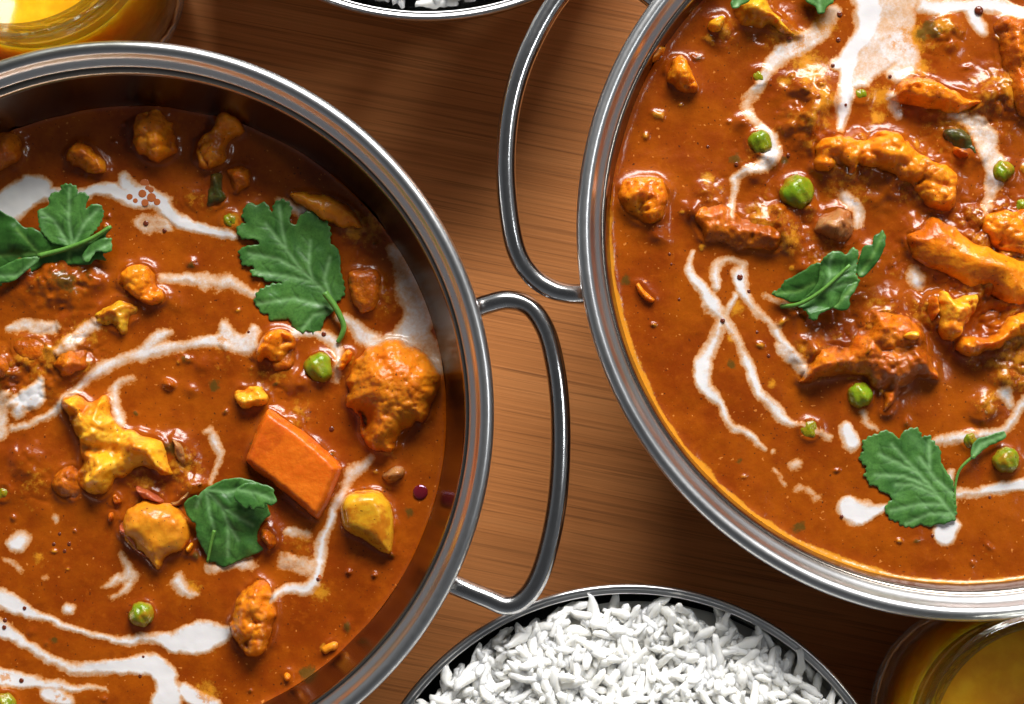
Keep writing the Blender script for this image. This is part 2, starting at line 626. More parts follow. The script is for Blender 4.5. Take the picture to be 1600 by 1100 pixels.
# ------------------------------------------------------------------ steel bowls with wire handles
def rim_profile(R):
    p = [(-0.25, -2.6), (0.0, -1.7), (-0.2, -0.9), (-0.7, -0.3), (-1.4, 0.0), (-2.1, -0.05), (-2.8, -0.4), (-3.2, -1.0),
         (-3.5, -1.75), (-4.0, -2.35), (-4.6, -2.8), (-5.2, -3.3), (-5.65, -4.0), (-4.9, -4.4), (-4.2, -3.4),
         (-2.6, -3.4), (-1.0, -3.4)]
    return [(R + a * MM, b * MM) for a, b in p]


WALL = [(-5.75, -3.7), (-6.6, -7.0), (-8.2, -12.0), (-10.4, -18.0), (-13.0, -25.0), (-17.0, -34.0), (-22.0, -43.0), (-27.0, -50.5), (-36.0, -55.0), (-48.0, -56.8)]


def wall_r(R, dz):
    """inner wall radius dz below the rim"""
    z = [-b for a, b in WALL]; r = [a for a, b in WALL]
    return R + np.interp(dz / MM, z, r) * MM


def karahi(label, cx, cy, rpx, zr, handle_px, hz):
    c = W1(cx, cy, zr)
    R = rpx * pxlen(cx, cy, zr)
    root = add('karahi_bowl', None, loc=(c.x, c.y, 0), label=label, cat='bowl', group='steel curry bowls')
    k = zr / 0.058
    inner = [(R + a * MM, zr + b * MM * (1 if b > -20 else k)) for a, b in WALL] + [(0.0001, zr - 57.0 * MM * k)]
    outer = [(0.0001, 0.0002), (R - 49 * MM, 0.0002), (R - 35.2 * MM, 0.0019)] + [(r + 0.85 * MM, z - 0.4 * MM) for r, z in reversed(inner[:-3])]
    add('body', lathe('bowl_body', inner + outer, 256), M['steel_shade_tinted'], root)
    add('rim', lathe('bowl_rim', [(r, z + zr) for r, z in rim_profile(R)], 320), M['steel_rim'], root)
    pts = [W1(x, y, hz + (dz * MM)) - Vector((c.x, c.y, 0)) for x, y, dz in handle_px]
    path = spline(pts, 10)
    rr = 2.15 * MM
    def rad(t):
        e = min(t, 1 - t)
        f = max(0.0, 1 - e / 0.10)
        return (rr * (1 + 0.12 * f), rr * (1 - 0.25 * f))
    me = tube('bowl_handle', path, rad, 20)
    add('handle', me, M['steel_wire'], root)
    h2 = add('handle', me, None, root)
    h2.rotation_euler = (0, 0, math.pi)
    return root, c, R


ZL, ZRT = 0.058, 0.061
HL = [(709, 493, -1), (733, 486, -1), (760, 476, -.5), (795, 469, 0), (828, 480, .3), (852, 515, .6), (866, 565, 1), (874, 625, 1), (876, 695, 1), (872, 770, 1), (861, 838, .8),
      (844, 896, .5), (822, 932, .2), (794, 946, 0), (760, 934, -.5), (708, 913, -1), (674, 896, -1)]
HR = [(946, 453, -1), (920, 458, -1), (890, 459, -.5), (860, 451, 0), (830, 430, .3), (808, 395, .6), (796, 340, 1), (790, 260, 1), (796, 180, 1), (813, 112, 1), (840, 50, .8), (872, -2, .6),
      (908, -38, .4), (945, -48, 0), (985, -28, -.5), (1030, 5, -1), (1050, 19, -1)]
bowlL, cL, RL = karahi('steel karahi bowl holding the curry with carrot and the large cauliflower floret', 179, 645, 593, ZL, HL, 0.0495)
bowlR, cR, RR = karahi('steel karahi bowl of curry with most of the peas and an orange film inside', 1512, 357, 611, ZRT, HR, 0.0525)


# ------------------------------------------------------------------ rice bowls
def rice_bowl(label, cx, cy, rpx, zr):
    c = W1(cx, cy, zr)
    R = rpx * pxlen(cx, cy, zr)
    root = add('rice_bowl', None, loc=(c.x, c.y, 0), label=label, cat='bowl', group='steel rice bowls')
    w = [(-1.9, -1.5), (-2.4, -6), (-3.6, -14), (-6.5, -23), (-12, -32), (-21, -39), (-32, -43.0)]
    inner = [(R + a * MM, zr + b * MM) for a, b in w] + [(0.0001, zr - 43.6 * MM)]
    outer = [(0.0001, 0.0003), (R - 32 * MM, 0.0003)] + [(r + 0.7 * MM, z - 0.3 * MM) for r, z in reversed(inner[:-2])]
    add('body', lathe('rice_bowl_body', inner + outer, 224), M['steel'], root)
    p = [(-0.9, -1.9), (-0.25, -1.5), (0, -0.8), (-0.3, -0.15), (-0.9, 0.0), (-1.25, -0.35), (-1.5, -0.45), (-1.8, -0.25), (-2.15, -0.5), (-2.25, -1.3), (-1.7, -1.9)]
    add('rim', lathe('rice_bowl_rim', [(R + a * MM, zr + b * MM) for a, b in p], 288), M['steel_rim'], root)
    return c, R


ZB = 0.0445
cB, RB = rice_bowl('steel bowl of white rice tucked under a curry bowl handle', 985, 1355, 440, ZB)
cT, RT = rice_bowl('steel bowl of white rice in the shade above the bare wood, beside a drink jar', 668, -407, 445, ZB)


def grain_mesh(k):
    rnd = random.Random(k)
    L = [4.6, 9.0, 10.4, 6.6, 8.4, 9.6, 7.4][k % 7] * rnd.uniform(.92, 1.1) * MM; r = rnd.uniform(0.86, 1.2) * MM
    bend = rnd.uniform(-0.9, 0.9) * MM
    n, s = 11, 8
    ph = [rnd.uniform(0, 6.28) for _ in range(4)]
    V = []; q = []
    for i in range(n):
        t = i / (n - 1)
        u = t * 2 - 1
        rr = r * (max(0.0, 1 - abs(u) ** 4.0)) ** 0.5 * (1 + 0.14 * math.sin(7 * t + 1.7 * k)) * (1 + 0.18 * u * math.sin(k * 2.3))
        rr = max(rr, 0.55 * r)
        for j in range(s):
            a = 2 * math.pi * j / s
            w = 1 + 0.16 * math.sin(6 * u + 2 * a + ph[0]) + 0.10 * math.sin(11 * u - a + ph[1])
            V.append((u * L / 2 + 0.35 * r * math.cos(a + ph[2]) * u ** 4, math.cos(a) * rr * w + bend * (u * u - .4), math.sin(a) * rr * 0.86 * w + 0.5 * bend * math.sin(3 * u + ph[3])))
    for i in range(n - 1):
        for j in range(s):
            j2 = (j + 1) % s
            q.append((i * s + j, (i + 1) * s + j, (i + 1) * s + j2, i * s + j2))
    V.append((-L / 2 - .15 * MM, bend * .6, 0)); V.append((L / 2 + .15 * MM, bend * .6, 0))
    tr = [(len(V) - 2, j, (j + 1) % s) for j in range(s)] + [(len(V) - 1, (n - 1) * s + (j + 1) % s, (n - 1) * s + j) for j in range(s)]
    return np.array(V), np.array(q), np.array(tr)


GR = [grain_mesh(k) for k in range(14)]
GRM = [mesh_np('rice_grain', *(g[0], [g[1], g[2]])) for g in GR]
for g in GRM: g.materials.append(M['rice'])


def rice(label, c, R, zr, off, Rm, edge, top, vis, seed):
    """a heap of single grains; off: heap centre from the bowl centre"""
    rnd = random.Random(seed)
    root = add('rice_heap', None, loc=(c.x + off[0], c.y + off[1], zr), label=label, cat='rice', group='heaps of white rice')
    def hz(x, y):
        d = math.hypot(x, y) / Rm
        lump = float(fbm(np.array([x]), np.array([y]), 0.013, seed, 2)[0])
        return edge + (top - edge) * (1 - d * d) + lump * 4.6 * MM * min(1, 1.3 - d if d < 1.2 else .1)
    items = []
    N = 5000
    for i in range(N):
        a = rnd.uniform(0, 2 * math.pi); d = Rm * math.sqrt(rnd.uniform(0, 1.0)) * 1.03
        x, y = d * math.cos(a), d * math.sin(a)
        # stay inside the bowl wall
        bx, by = x + off[0], y + off[1]
        z = hz(x, y) + rnd.uniform(-2.6, 0.9) * MM
        lim = R - 2.3 * MM - max(0, -z) * 0.25
        tilt = rnd.gauss(0, 0.38)
        if rnd.random() < 0.16: tilt = rnd.uniform(-0.9, 0.9)
        yaw = 2.2 * float(vnoise(np.array([x]), np.array([y]), 0.009, seed + 60)[0]) * math.pi + rnd.gauss(0, 0.7)
        ex, ey = math.cos(yaw) * 5 * MM, math.sin(yaw) * 5 * MM
        if max(math.hypot(bx + ex, by + ey), math.hypot(bx - ex, by - ey)) > lim: continue
        # follow the heap's slope
        e = 1.5 * MM
        gx = (hz(x + e, y) - hz(x - e, y)) / (2 * e); gy = (hz(x, y + e) - hz(x, y - e)) / (2 * e)
        n = Vector((-gx * .8, -gy * .8, 1)).normalized()
        m = n.to_track_quat('Z', 'Y').to_matrix() @ Matrix.Rotation(yaw, 3, 'Z') @ Matrix.Rotation(tilt, 3, 'Y') @ Matrix.Rotation(rnd.uniform(0, 6.28), 3, 'X')
        s = rnd.uniform(0.86, 1.1)
        wx, wy = c.x + bx, c.y + by
        key = vis(wx, wy, z + zr)
        items.append((key, z, (x, y, z), m, s, rnd.randrange(14)))
    items.sort(key=lambda t: (-t[0], -t[1]))
    top_items = [t for t in items if t[0] > 0]
    # the grains on top of the heap that are in the picture, one object each
    top_items.sort(key=lambda t: -(t[1] - hz(t[2][0], t[2][1])))
    single = top_items[:300]
    ids = {id(t) for t in single}
    for t in single:
        o = add('rice_grain', GRM[t[5]], None, root)
        o.matrix_local = Matrix.Translation(t[2]) @ t[3].to_4x4() @ Matrix.Scale(t[4], 4)
    V = []; Q = []; T = []; nv = 0
    for t in items:
        if id(t) in ids: continue
        g = GR[t[5]]
        mm = np.array(t[3]) * t[4]
        V.append(g[0] @ mm.T + np.array(t[2])); Q.append(g[1] + nv); T.append(g[2] + nv); nv += len(g[0])
    # packed rice below the loose grains
    seg, rings = 64, 14
    bv = [(0, 0, hz(0, 0) - 2.4 * MM)]
    for i in range(1, rings + 1):
        for j in range(seg):
            a = 2 * math.pi * j / seg; d = Rm * 0.93 * i / rings
            bv.append((d * math.cos(a), d * math.sin(a), hz(d * math.cos(a), d * math.sin(a)) - 2.4 * MM - (6 * MM if i == rings else 0)))
    bq = []; bt = []
    for j in range(seg):
        j2 = (j + 1) % seg
        bt.append((0, 1 + j, 1 + j2))
        for i in range(rings - 1):
            bq.append((1 + i * seg + j, 1 + (i + 1) * seg + j, 1 + (i + 1) * seg + j2, 1 + i * seg + j2))
    V.append(np.array(bv)); Q.append(np.array(bq) + nv); T.append(np.array(bt) + nv)
    me = mesh_np('rice_mass', np.concatenate(V), [np.concatenate(Q), np.concatenate(T)])
    add('rice_mass', me, M['rice'], root, kind='stuff')


def to_px(x, y, z):
    v = np.array([x, y, z]) - CAM
    cy = v[1] * CT + v[2] * ST; cz = -v[1] * ST + v[2] * CT
    return 800 + FPX * v[0] / -cz, 550 - FPX * cy / -cz


def vis_in(x, y, z):
    p = to_px(x, y, z)
    return 1 if (-30 < p[0] < 1630 and -35 < p[1] < 1130) else 0


rice('heap of lit white rice filling the bowl tucked under the handle', cB, RB, ZB, (2.4 * MM, 1.2 * MM), 59.5 * MM, -3.0 * MM, 7 * MM, vis_in, 3)
rice('heap of white rice in the shaded bowl beside the drink jar', cT, RT, ZB, (2 * MM, -1 * MM), 59 * MM, -2.0 * MM, 7 * MM, vis_in, 9)


# ------------------------------------------------------------------ drink jars
def jar(label, dlabel, cx, cy):
    zt = 0.070
    c = W1(cx, cy, zt)
    root = add('glass_jar', None, loc=(c.x, c.y, 0), label=label, cat='jar', group='glass drink jars')
    o = [(0.1, 0.2), (20.5, 0.2), (23.5, 1.0), (25.2, 4), (26.0, 9), (27.4, 22), (29.2, 36), (29.6, 42), (29.3, 46), (28.2, 50.5), (27.0, 53), (26.3, 55), (26.2, 57.0), (26.9, 57.8),
         (26.9, 59.0), (26.2, 59.9), (26.2, 62.4), (26.9, 63.2), (26.9, 64.4), (26.2, 65.3), (26.5, 66.6), (27.4, 67.5), (27.6, 68.6), (27.1, 69.6), (26.2, 70.0)]
    i = [(25.2, 69.7), (24.8, 68.6), (24.6, 66), (24.4, 60), (24.4, 56), (25.4, 52.6), (26.8, 49.8), (27.8, 46), (28.1, 42), (27.7, 36), (26.0, 22), (24.6, 9.6), (23.4, 5.6), (20, 3.6), (0.1, 3.4)]
    add('glass', lathe('jar_glass', [(a * MM, b * MM) for a, b in o + i], 160), M['glass'], root)
    d = [(0.1, 3.3), (20.1, 3.5), (23.5, 5.5), (24.7, 9.6), (26.1, 22), (27.8, 36), (28.2, 42), (27.9, 46), (26.9, 49.8), (26.2, 51.2), (25.2, 50.6), (0.1, 50.5)]
    add('amber_drink', lathe('drink', [(a * MM, b * MM) for a, b in d], 128), M['drink'], None, (c.x, c.y, 0), label=dlabel, cat='drink', group='amber drinks in jars')


jar('clear glass jar with threaded neck behind the carrot curry bowl', 'amber drink in the jar behind the carrot curry bowl', 17, -148)
jar('clear glass jar with threaded neck beside the lit rice bowl', 'amber drink in the jar beside the lit rice bowl', 1650, 1172)

# ------------------------------------------------------------------ the food
ZSL = ZL - 20 * MM
ZSR = ZRT - 10.5 * MM

# cream strokes: (strength, [(x, y, radius) ...]) in photograph pixels
CREAM_L = [
    (1.0, [[(-30, 350, 26), (0, 340, 26), (35, 305, 30), (60, 295, 20)], [(60, 305, 12), (140, 302, 10), (185, 298, 14), (215, 305, 22), (245, 312, 18), (270, 337, 12), (310, 354, 12), (370, 370, 8)], [(195, 282, 12), (215, 300, 16)]]),
    (0.45, [[(222, 350, 14), (262, 352, 9)]]),
    (0.75, [[(250, 437, 6), (300, 436, 11), (340, 441, 10), (385, 455, 5), (402, 462, 7)]]),
    (0.62, [[(20, 668, 5), (60, 660, 8), (85, 640, 7), (110, 612, 7), (150, 582, 10), (200, 560, 10), (250, 545, 11), (300, 538, 8), (350, 530, 16), (385, 545, 18), (402, 512, 10)], [(225, 550, 9), (250, 525, 11), (270, 518, 6)], [(345, 505, 8), (355, 530, 15)]]),
    (0.8, [[(205, 596, 6), (178, 603, 7), (178, 630, 8), (188, 655, 10), (196, 668, 6)]]),
    (0.8, [[(322, 670, 5), (332, 668, 7), (336, 692, 9), (346, 706, 8), (333, 735, 5), (328, 752, 2)]]),
    (0.9, [[(70, 590, 6), (52, 620, 15), (30, 648, 9)], [(15, 640, 6), (45, 625, 18)]]),
    (0.45, [[(15, 516, 6), (48, 508, 11), (82, 508, 10)], [(95, 545, 8), (130, 520, 14), (155, 510, 10)], [(10, 620, 10), (0, 680, 12)]]),
    (1.1, [[(29, 843, 17), (31, 844, 16)]]),
    (1.0, [[(108, 948, 9), (114, 950, 9)]]),
    (0.6, [[(88, 812, 4)]]), (0.6, [[(72, 897, 5)]]), (0.6, [[(10, 872, 3), (36, 890, 4)]]),
    (1.1, [[(-30, 920, 18), (0, 935, 17), (30, 950, 15), (62, 962, 8)], [(62, 962, 8), (100, 975, 6), (140, 990, 6), (180, 1000, 7), (230, 1003, 8), (270, 1000, 15), (310, 996, 23), (338, 995, 17), (356, 986, 9)]]),
    (1.15, [[(-20, 975, 16), (0, 985, 17), (20, 992, 9), (45, 1010, 8), (75, 1030, 7), (110, 1050, 10), (160, 1048, 14), (220, 1040, 16), (255, 1045, 21), (265, 1080, 19), (255, 1120, 22)], [(290, 1085, 16), (335, 1095, 11)]]),
    (0.9, [[(-20, 1050, 16), (0, 1055, 15), (40, 1062, 12), (80, 1070, 9), (120, 1078, 6), (168, 1080, 3)], [(75, 1085, 14), (110, 1095, 10)]]),
    (0.7, [[(195, 862, 6), (210, 893, 7), (185, 902, 6), (163, 911, 4)], [(210, 893, 7), (192, 918, 6), (172, 930, 4)]]),
    (0.7, [[(278, 903, 9), (292, 920, 8), (308, 930, 4)]]),
    (0.95, [[(428, 940, 5), (450, 925, 9), (480, 925, 11), (497, 890, 11), (500, 860, 12), (510, 830, 9), (520, 800, 7)]]),
    (0.45, [[(520, 800, 8), (540, 770, 7), (555, 735, 8), (575, 715, 8)], [(455, 835, 9), (475, 838, 9)], [(445, 880, 11), (480, 885, 15)], [(330, 890, 8), (390, 880, 9)]]),
    (0.62, [[(525, 500, 8), (545, 505, 10), (565, 525, 14), (600, 537, 12), (640, 530, 22), (662, 500, 24), (652, 460, 24), (632, 425, 19), (612, 392, 10)], [(690, 575, 10), (665, 540, 20)], [(455, 522, 7), (500, 520, 10), (530, 545, 7), (525, 590, 5)]]),
    (0.5, [[(575, 300, 5), (592, 330, 7)], [(440, 310, 9), (470, 330, 9)]]),
]
CREAM_R = [
    (0.95, [[(1085, 388, 4), (1080, 420, 7), (1086, 445, 11), (1106, 472, 11), (1131, 502, 11), (1150, 530, 8), (1166, 570, 8), (1181, 610, 9), (1206, 640, 9), (1235, 660, 6), (1255, 668, 5), (1290, 685, 6)]]),
    (1.0, [[(1131, 502, 10), (1115, 530, 10), (1101, 560, 13), (1099, 590, 13), (1110, 614, 8), (1130, 645, 6), (1160, 680, 6), (1196, 701, 4)]]),
    (0.9, [[(1113, 452, 6), (1118, 424, 8), (1135, 408, 8), (1158, 408, 7)], [(1155, 412, 8), (1153, 440, 15), (1170, 470, 9), (1200, 505, 6), (1235, 540, 6), (1262, 572, 6)], [(1133, 500, 6), (1147, 462, 7)]]),
    (1.15, [[(1322, 675, 17), (1330, 686, 16)]]),
    (0.8, [[(1242, 731, 8)], [(1212, 733, 3), (1228, 752, 3)], [(1245, 765, 3), (1278, 779, 3)], [(1210, 705, 4)]]),
    (1.15, [[(1325, 795, 21), (1340, 798, 18), (1372, 792, 8), (1390, 792, 6)]]),
    (1.15, [[(1475, 836, 21), (1488, 818, 16)]]),
    (0.85, [[(1455, 688, 6), (1482, 685, 9), (1515, 678, 9), (1550, 672, 8), (1582, 658, 8), (1602, 620, 8)], [(1565, 615, 14), (1575, 632, 8)]]),
    (0.8, [[(1426, 430, 12), (1440, 442, 10)]]),
    (1.0, [[(1490, 735, 6), (1492, 770, 9), (1494, 795, 5)], [(1494, 772, 8), (1530, 768, 9), (1570, 762, 10), (1620, 752, 12)]]),
    (0.75, [[(1344, 640, 4), (1358, 660, 5), (1372, 668, 3)]]),
    (1.15, [[(1345, -20, 30), (1358, 20, 20), (1356, 55, 15), (1326, 95, 18), (1320, 135, 14), (1315, 175, 11), (1308, 205, 7)], [(1300, 100, 10), (1330, 90, 20)]]),
    (0.5, [[(1385, -20, 40), (1400, 30, 36), (1385, 75, 30), (1340, 110, 30)]]),
    (0.62, [[(1300, 20, 14), (1285, 45, 14), (1255, 62, 15), (1225, 85, 13), (1196, 115, 13), (1176, 150, 10), (1166, 182, 10), (1190, 205, 8), (1212, 228, 18), (1192, 262, 12), (1152, 270, 7), (1152, 310, 6), (1146, 340, 6)], [(1400, 70, 30), (1430, 90, 18), (1400, 115, 16)], [(1395, 150, 8), (1405, 180, 7)]]),
    (1.0, [[(1440, 8, 12), (1510, 8, 14), (1560, 8, 18), (1610, 25, 14)], [(1520, 20, 12), (1533, 50, 9)]]),
    (0.5, [[(1520, 195, 16), (1545, 230, 18), (1562, 262, 22), (1545, 300, 10), (1535, 335, 5)], [(1480, 185, 8), (1510, 190, 10)]]),
    (0.6, [[(1318, 310, 12), (1336, 325, 10), (1340, 350, 8)]]),
    (0.5, [[(1225, 540, 10), (1250, 565, 11), (1265, 580, 8)], [(1235, 480, 6), (1200, 460, 6)]]),
]
OIL_R = [(1265, 110, 34), (1245, 70, 26), (1285, 40, 22), (1285, 150, 16), (1420, 60, 34), (1440, 105, 18), (1375, 150, 22), (1370, 185, 14), (1225, 130, 12), (1105, 280, 12), (1150, 480, 14), (1145, 530, 10), (1205, 600, 8), (1470, 40, 18)]
OIL_L = [(365, 345, 14), (345, 535, 14), (500, 925, 14), (320, 1085, 22), (95, 1085, 18), (60, 870, 10), (300, 920, 12), (545, 560, 10), (505, 1010, 6), (10, 1060, 12)]


def cream_field(x, y, groups, z):
    """best normalised depth inside the cream strokes, and which group gave it"""
    best = np.full(x.shape, -3.0); who = np.full(x.shape, -1)
    k = pxlen(800, 550, z)
    soft0 = 6.5 * k
    x, y = (x + 0.9 * MM * vnoise(x, y, 6 * MM, 201) + 0.40 * MM * fbm(x, y, 1.9 * MM, 203, 2),
            y + 0.9 * MM * vnoise(x, y, 6 * MM, 202) + 0.40 * MM * fbm(x, y, 1.9 * MM, 206, 2))
    thin = 0.8 * vnoise(x, y, 6 * MM, 209) - 0.1
    for g, (s, lines) in enumerate(groups):
        soft = soft0 * (1.0 if s >= 0.9 else 1.5)
        cap = 2.6 if s >= 0.9 else s * 1.25
        for ln in lines:
            if len(ln) == 1: ln = list(ln) * 2
            ln = chaikin(ln, 2, closed=False)
            P = [(W(a, b, z)[0], W(a, b, z)[1], r * k) for a, b, r in ln]
            for (ax, ay, ar), (bx, by, br) in zip(P[:-1], P[1:]):
                mr = max(ar, br) + 3 * soft
                m = (x > min(ax, bx) - mr) & (x < max(ax, bx) + mr) & (y > min(ay, by) - mr) & (y < max(ay, by) + mr)
                if not m.any(): continue
                xx, yy = x[m], y[m]
                ex, ey = bx - ax, by - ay
                t = np.clip(((xx - ax) * ex + (yy - ay) * ey) / (ex * ex + ey * ey + 1e-16), 0, 1)
                d = np.hypot(xx - ax - t * ex, yy - ay - t * ey)
                v = np.minimum(((ar + (br - ar) * t) - d) / soft, cap)
                b = best[m]; w = who[m]
                up = v > b
                b[up] = v[up]; w[up] = g
                best[m] = b; who[m] = w
    return best - np.where(best > 0, np.minimum(best, 1.0) * np.maximum(thin, -0.1), 0), who


PIECES = {'L': [], 'R': []}


def piece(side, name, label, cat, group, poly, h, style, mat, creamy=True, w=None, tilt=(0, 0), dents=(), sink=0.0, seed=None):
    """one chunk of vegetable: its outline at the sauce, raised into a solid with its own relief; h in mm"""
    zs = ZSL if side == 'L' else ZSR
    poly = chaikin(poly, 2)
    zc = zs + 0.35 * h * MM
    pw = W(poly[:, 0], poly[:, 1], zc)[:, :2]
    PIECES[side].append((pw, h))
    seed = seed if seed is not None else (abs(hash(label)) % 1000 if False else sum(map(ord, label)) % 997)
    s = 0.30 * MM
    x0, y0 = pw.min(0) - 2.0 * MM; x1, y1 = pw.max(0) + 2.0 * MM
    xs = np.arange(x0, x1, s); ys = np.arange(y0, y1, s)
    X, Y = np.meshgrid(xs, ys)
    jx = fbm(X, Y, 2.2 * MM, seed, 2) * 0.55 * MM; jy = fbm(X, Y, 2.2 * MM, seed + 5, 2) * 0.55 * MM
    if style in ('soft', 'cauli', 'floret'):
        am = (0.9 if style == 'soft' else 0.5) * MM
        jx += am * vnoise(X, Y, 4.2 * MM, seed + 31); jy += am * vnoise(X, Y, 4.2 * MM, seed + 32)
    if style == 'box': jx *= .35; jy *= .35
    sd = poly_sd(X + jx, Y + jy, pw)
    dm = sd.max()
    ww = (w * MM) if w else dm * 0.85
    t = np.clip(sd / ww, 0, 1)
    H = h * MM
    dome = np.sqrt(np.maximum(0, 1 - (1 - t) ** 2))
    e = sstep(0, 1.2 * MM, sd)
    def bulbs(size, sd_, k=0.78):
        return np.sqrt(np.maximum(0, 1 - np.minimum(1, voro(X + 0.25 * jx, Y + 0.25 * jy, size * MM, sd_) / k) ** 2))
    tops = np.ones(X.shape)
    if style == 'cauli':
        b1, b2 = bulbs(3.6, seed), bulbs(1.3, seed + 3)
        z = H * dome * (0.80 + 0.22 * vnoise(X, Y, 6 * MM, seed + 1))
        z += e * (2.0 * MM * (b1 - 0.55) * min(1, h / 4) + 0.55 * MM * (b2 - 0.5)) + e * 0.4 * MM * vnoise(X, Y, 3.5 * MM, seed + 9)
        tops = 0.35 + 0.65 * b1 * (0.55 + 0.45 * b2)
    elif style == 'floret':      # fine-headed floret
        b1, b2 = bulbs(4.2, seed), bulbs(1.0, seed + 3)
        z = H * dome * (0.90 + 0.10 * vnoise(X, Y, 8 * MM, seed + 1))
        z += e * (0.9 * MM * (b1 - 0.6) + 0.40 * MM * (b2 - 0.5)) + e * 0.5 * MM * fbm(X, Y, 4 * MM, seed + 9)
        tops = 0.55 + 0.45 * b2
    elif style == 'soft':
        b1, b2 = bulbs(4.4, seed + 8), bulbs(1.6, seed + 18)
        z = H * (0.55 * dome + 0.45 * sstep(0, 1, t)) * (0.85 + 0.30 * vnoise(X, Y, 5 * MM, seed + 1))
        z += e * min(1.0, h / 5) * (1.3 * MM * (b1 - 0.5) + 0.42 * MM * (b2 - 0.45))
        z += e * (0.6 * MM * fbm(X, Y, 2.6 * MM, seed + 3, 3) + 0.18 * MM * vnoise(X, Y, 0.9 * MM, seed + 6))
        tops = 0.45 + 0.55 * b1 * (0.6 + 0.4 * b2)
    elif style == 'smooth':
        z = H * dome * (0.92 + 0.16 * vnoise(X, Y, 6 * MM, seed + 1)) + e * 0.22 * MM * fbm(X, Y, 1.8 * MM, seed + 2)
    else:                         # box: cut faces with narrow rounded edges
        z = H * dome + e * 0.10 * MM * fbm(X, Y, 2.0 * MM, seed)
    cx, cy = pw.mean(0)
    z = z + e * (tilt[0] * (X - cx) + tilt[1] * (Y - cy))
    for px, py, r, dep in dents:
        q = W(px, py, zc); rr = r * pxlen(px, py, zc)
        z -= e * dep * MM * np.exp(-((X - q[0]) ** 2 + (Y - q[1]) ** 2) / (rr * rr))
    z = np.where(sd > 0, np.maximum(z, 0.02 * MM) if style in ('box', 'smooth') else z, sd * 3.0)
    z = np.maximum(z, -3.5 * MM) - sink * MM
    rise = np.clip(z / (max(1.6, 0.6 * h) * MM) * (tops + 0.15), 0, 1)
    cf, _ = cream_field(X, Y, CREAM_L if side == 'L' else CREAM_R, zs)
    cf = np.where(creamy, cf - 0.35 * np.clip(z / (3 * MM), 0, 2), -2.0) if creamy else np.full(X.shape, -2.0)
    keep = z > (-3.45 * MM - sink * MM)
    ny, nx = X.shape
    idx = np.arange(nx * ny).reshape(ny, nx)
    a = keep
    fm = a[:-1, :-1] | a[1:, :-1] | a[:-1, 1:] | a[1:, 1:]
    q = np.stack([idx[:-1, :-1], idx[:-1, 1:], idx[1:, 1:], idx[1:, :-1]], -1)[fm]
    used = np.unique(q)
    remap = np.full(nx * ny, -1); remap[used] = np.arange(len(used))
    q = remap[q]
    V = np.stack([X.ravel()[used] - cx, Y.ravel()[used] - cy, z.ravel()[used]], -1)
    n = len(used)
    # flat underside and the wall that joins it, so that the chunk is closed
    edges = np.concatenate([q[:, [0, 1]], q[:, [1, 2]], q[:, [2, 3]], q[:, [3, 0]]])
    es = {}
    for i, j in edges: es[(int(i), int(j))] = 1
    bd = np.array([(i, j) for (i, j) in es if (j, i) not in es])
    V2 = V.copy(); V2[:, 2] = (-4.2 - sink) * MM
    bot = q[:, ::-1] + n
    wall = np.stack([bd[:, 1], bd[:, 0], bd[:, 0] + n, bd[:, 1] + n], 1)
    att = {'rise': np.concatenate([rise.ravel()[used]] * 2), 'cream': np.concatenate([cf.ravel()[used]] * 2)}
    me = mesh_np(name, np.concatenate([V, V2]), [q, bot, wall], attrs=att)
    return add(name, me, M[mat], None, (cx, cy, zs), label, cat, group)


GC = 'curried cauliflower pieces'
# --- left bowl
A = lambda pts: zpts(pts, 360, 480, 4.444)
piece('L', 'cauliflower_floret', 'large domed orange cauliflower floret against the steel wall, right of the pea', 'cauliflower', GC,
      A([(880, 330), (1000, 240), (1120, 205), (1230, 235), (1330, 300), (1420, 370), (1465, 450), (1440, 560), (1400, 640), (1395, 740), (1335, 805), (1280, 780), (1230, 830), (1180, 870), (1140, 930), (1150, 975), (1090, 1000), (990, 990), (930, 940), (890, 860), (900, 770), (850, 700), (790, 690), (790, 610), (830, 560), (800, 500), (830, 430)]),
      10.5, 'floret', 'cauli_brown', w=8.5, tilt=(-0.05, 0.03), dents=[(563, 655, 22, 4.5), (600, 690, 10, 1.5)])
piece('L', 'cauliflower_crumb', 'small pale crumb bridging the pea and the large domed floret', 'cauliflower', GC, A([(735, 450), (755, 330), (800, 285), (860, 295), (840, 370), (790, 450)]), 3.2, 'cauli', 'cauli')
piece('L', 'cauliflower_floret', 'small bright orange floret just under the tip of the broad coriander leaf', 'cauliflower', GC,
      A([(160, 290), (205, 205), (290, 145), (375, 145), (435, 195), (430, 275), (385, 295), (370, 355), (320, 390), (260, 375), (235, 335), (200, 375), (160, 365)]), 6.0, 'cauli', 'cauli')
piece('L', 'cauliflower_stalk', 'stalk dipping into sauce below the small bright orange floret', 'cauliflower', GC, A([(290, 370), (380, 280), (440, 260), (450, 340), (440, 430), (330, 460), (280, 420)]), 2.2, 'smooth', 'coated')
piece('L', 'cauliflower_crumb', 'wet glistening crumb above the top corner of the carrot', 'cauliflower', GC,
      A([(20, 630), (35, 560), (100, 545), (200, 555), (275, 615), (275, 665), (200, 695), (130, 705), (100, 728), (60, 700)]), 3.8, 'cauli', 'cauli_yellow')
piece('L', 'carrot_slice', 'flat four sided slice of bright orange carrot', 'carrot', None, [(415, 637), (424, 639), (478, 675), (534, 727), (533, 738), (500, 812), (492, 812), (440, 765), (382, 724), (384, 712)], 5.5, 'box', 'carrot', creamy=False, w=1.9, tilt=(0.03, 0.05))
Bz = lambda pts: zpts(pts, 350, 750, 2.909)
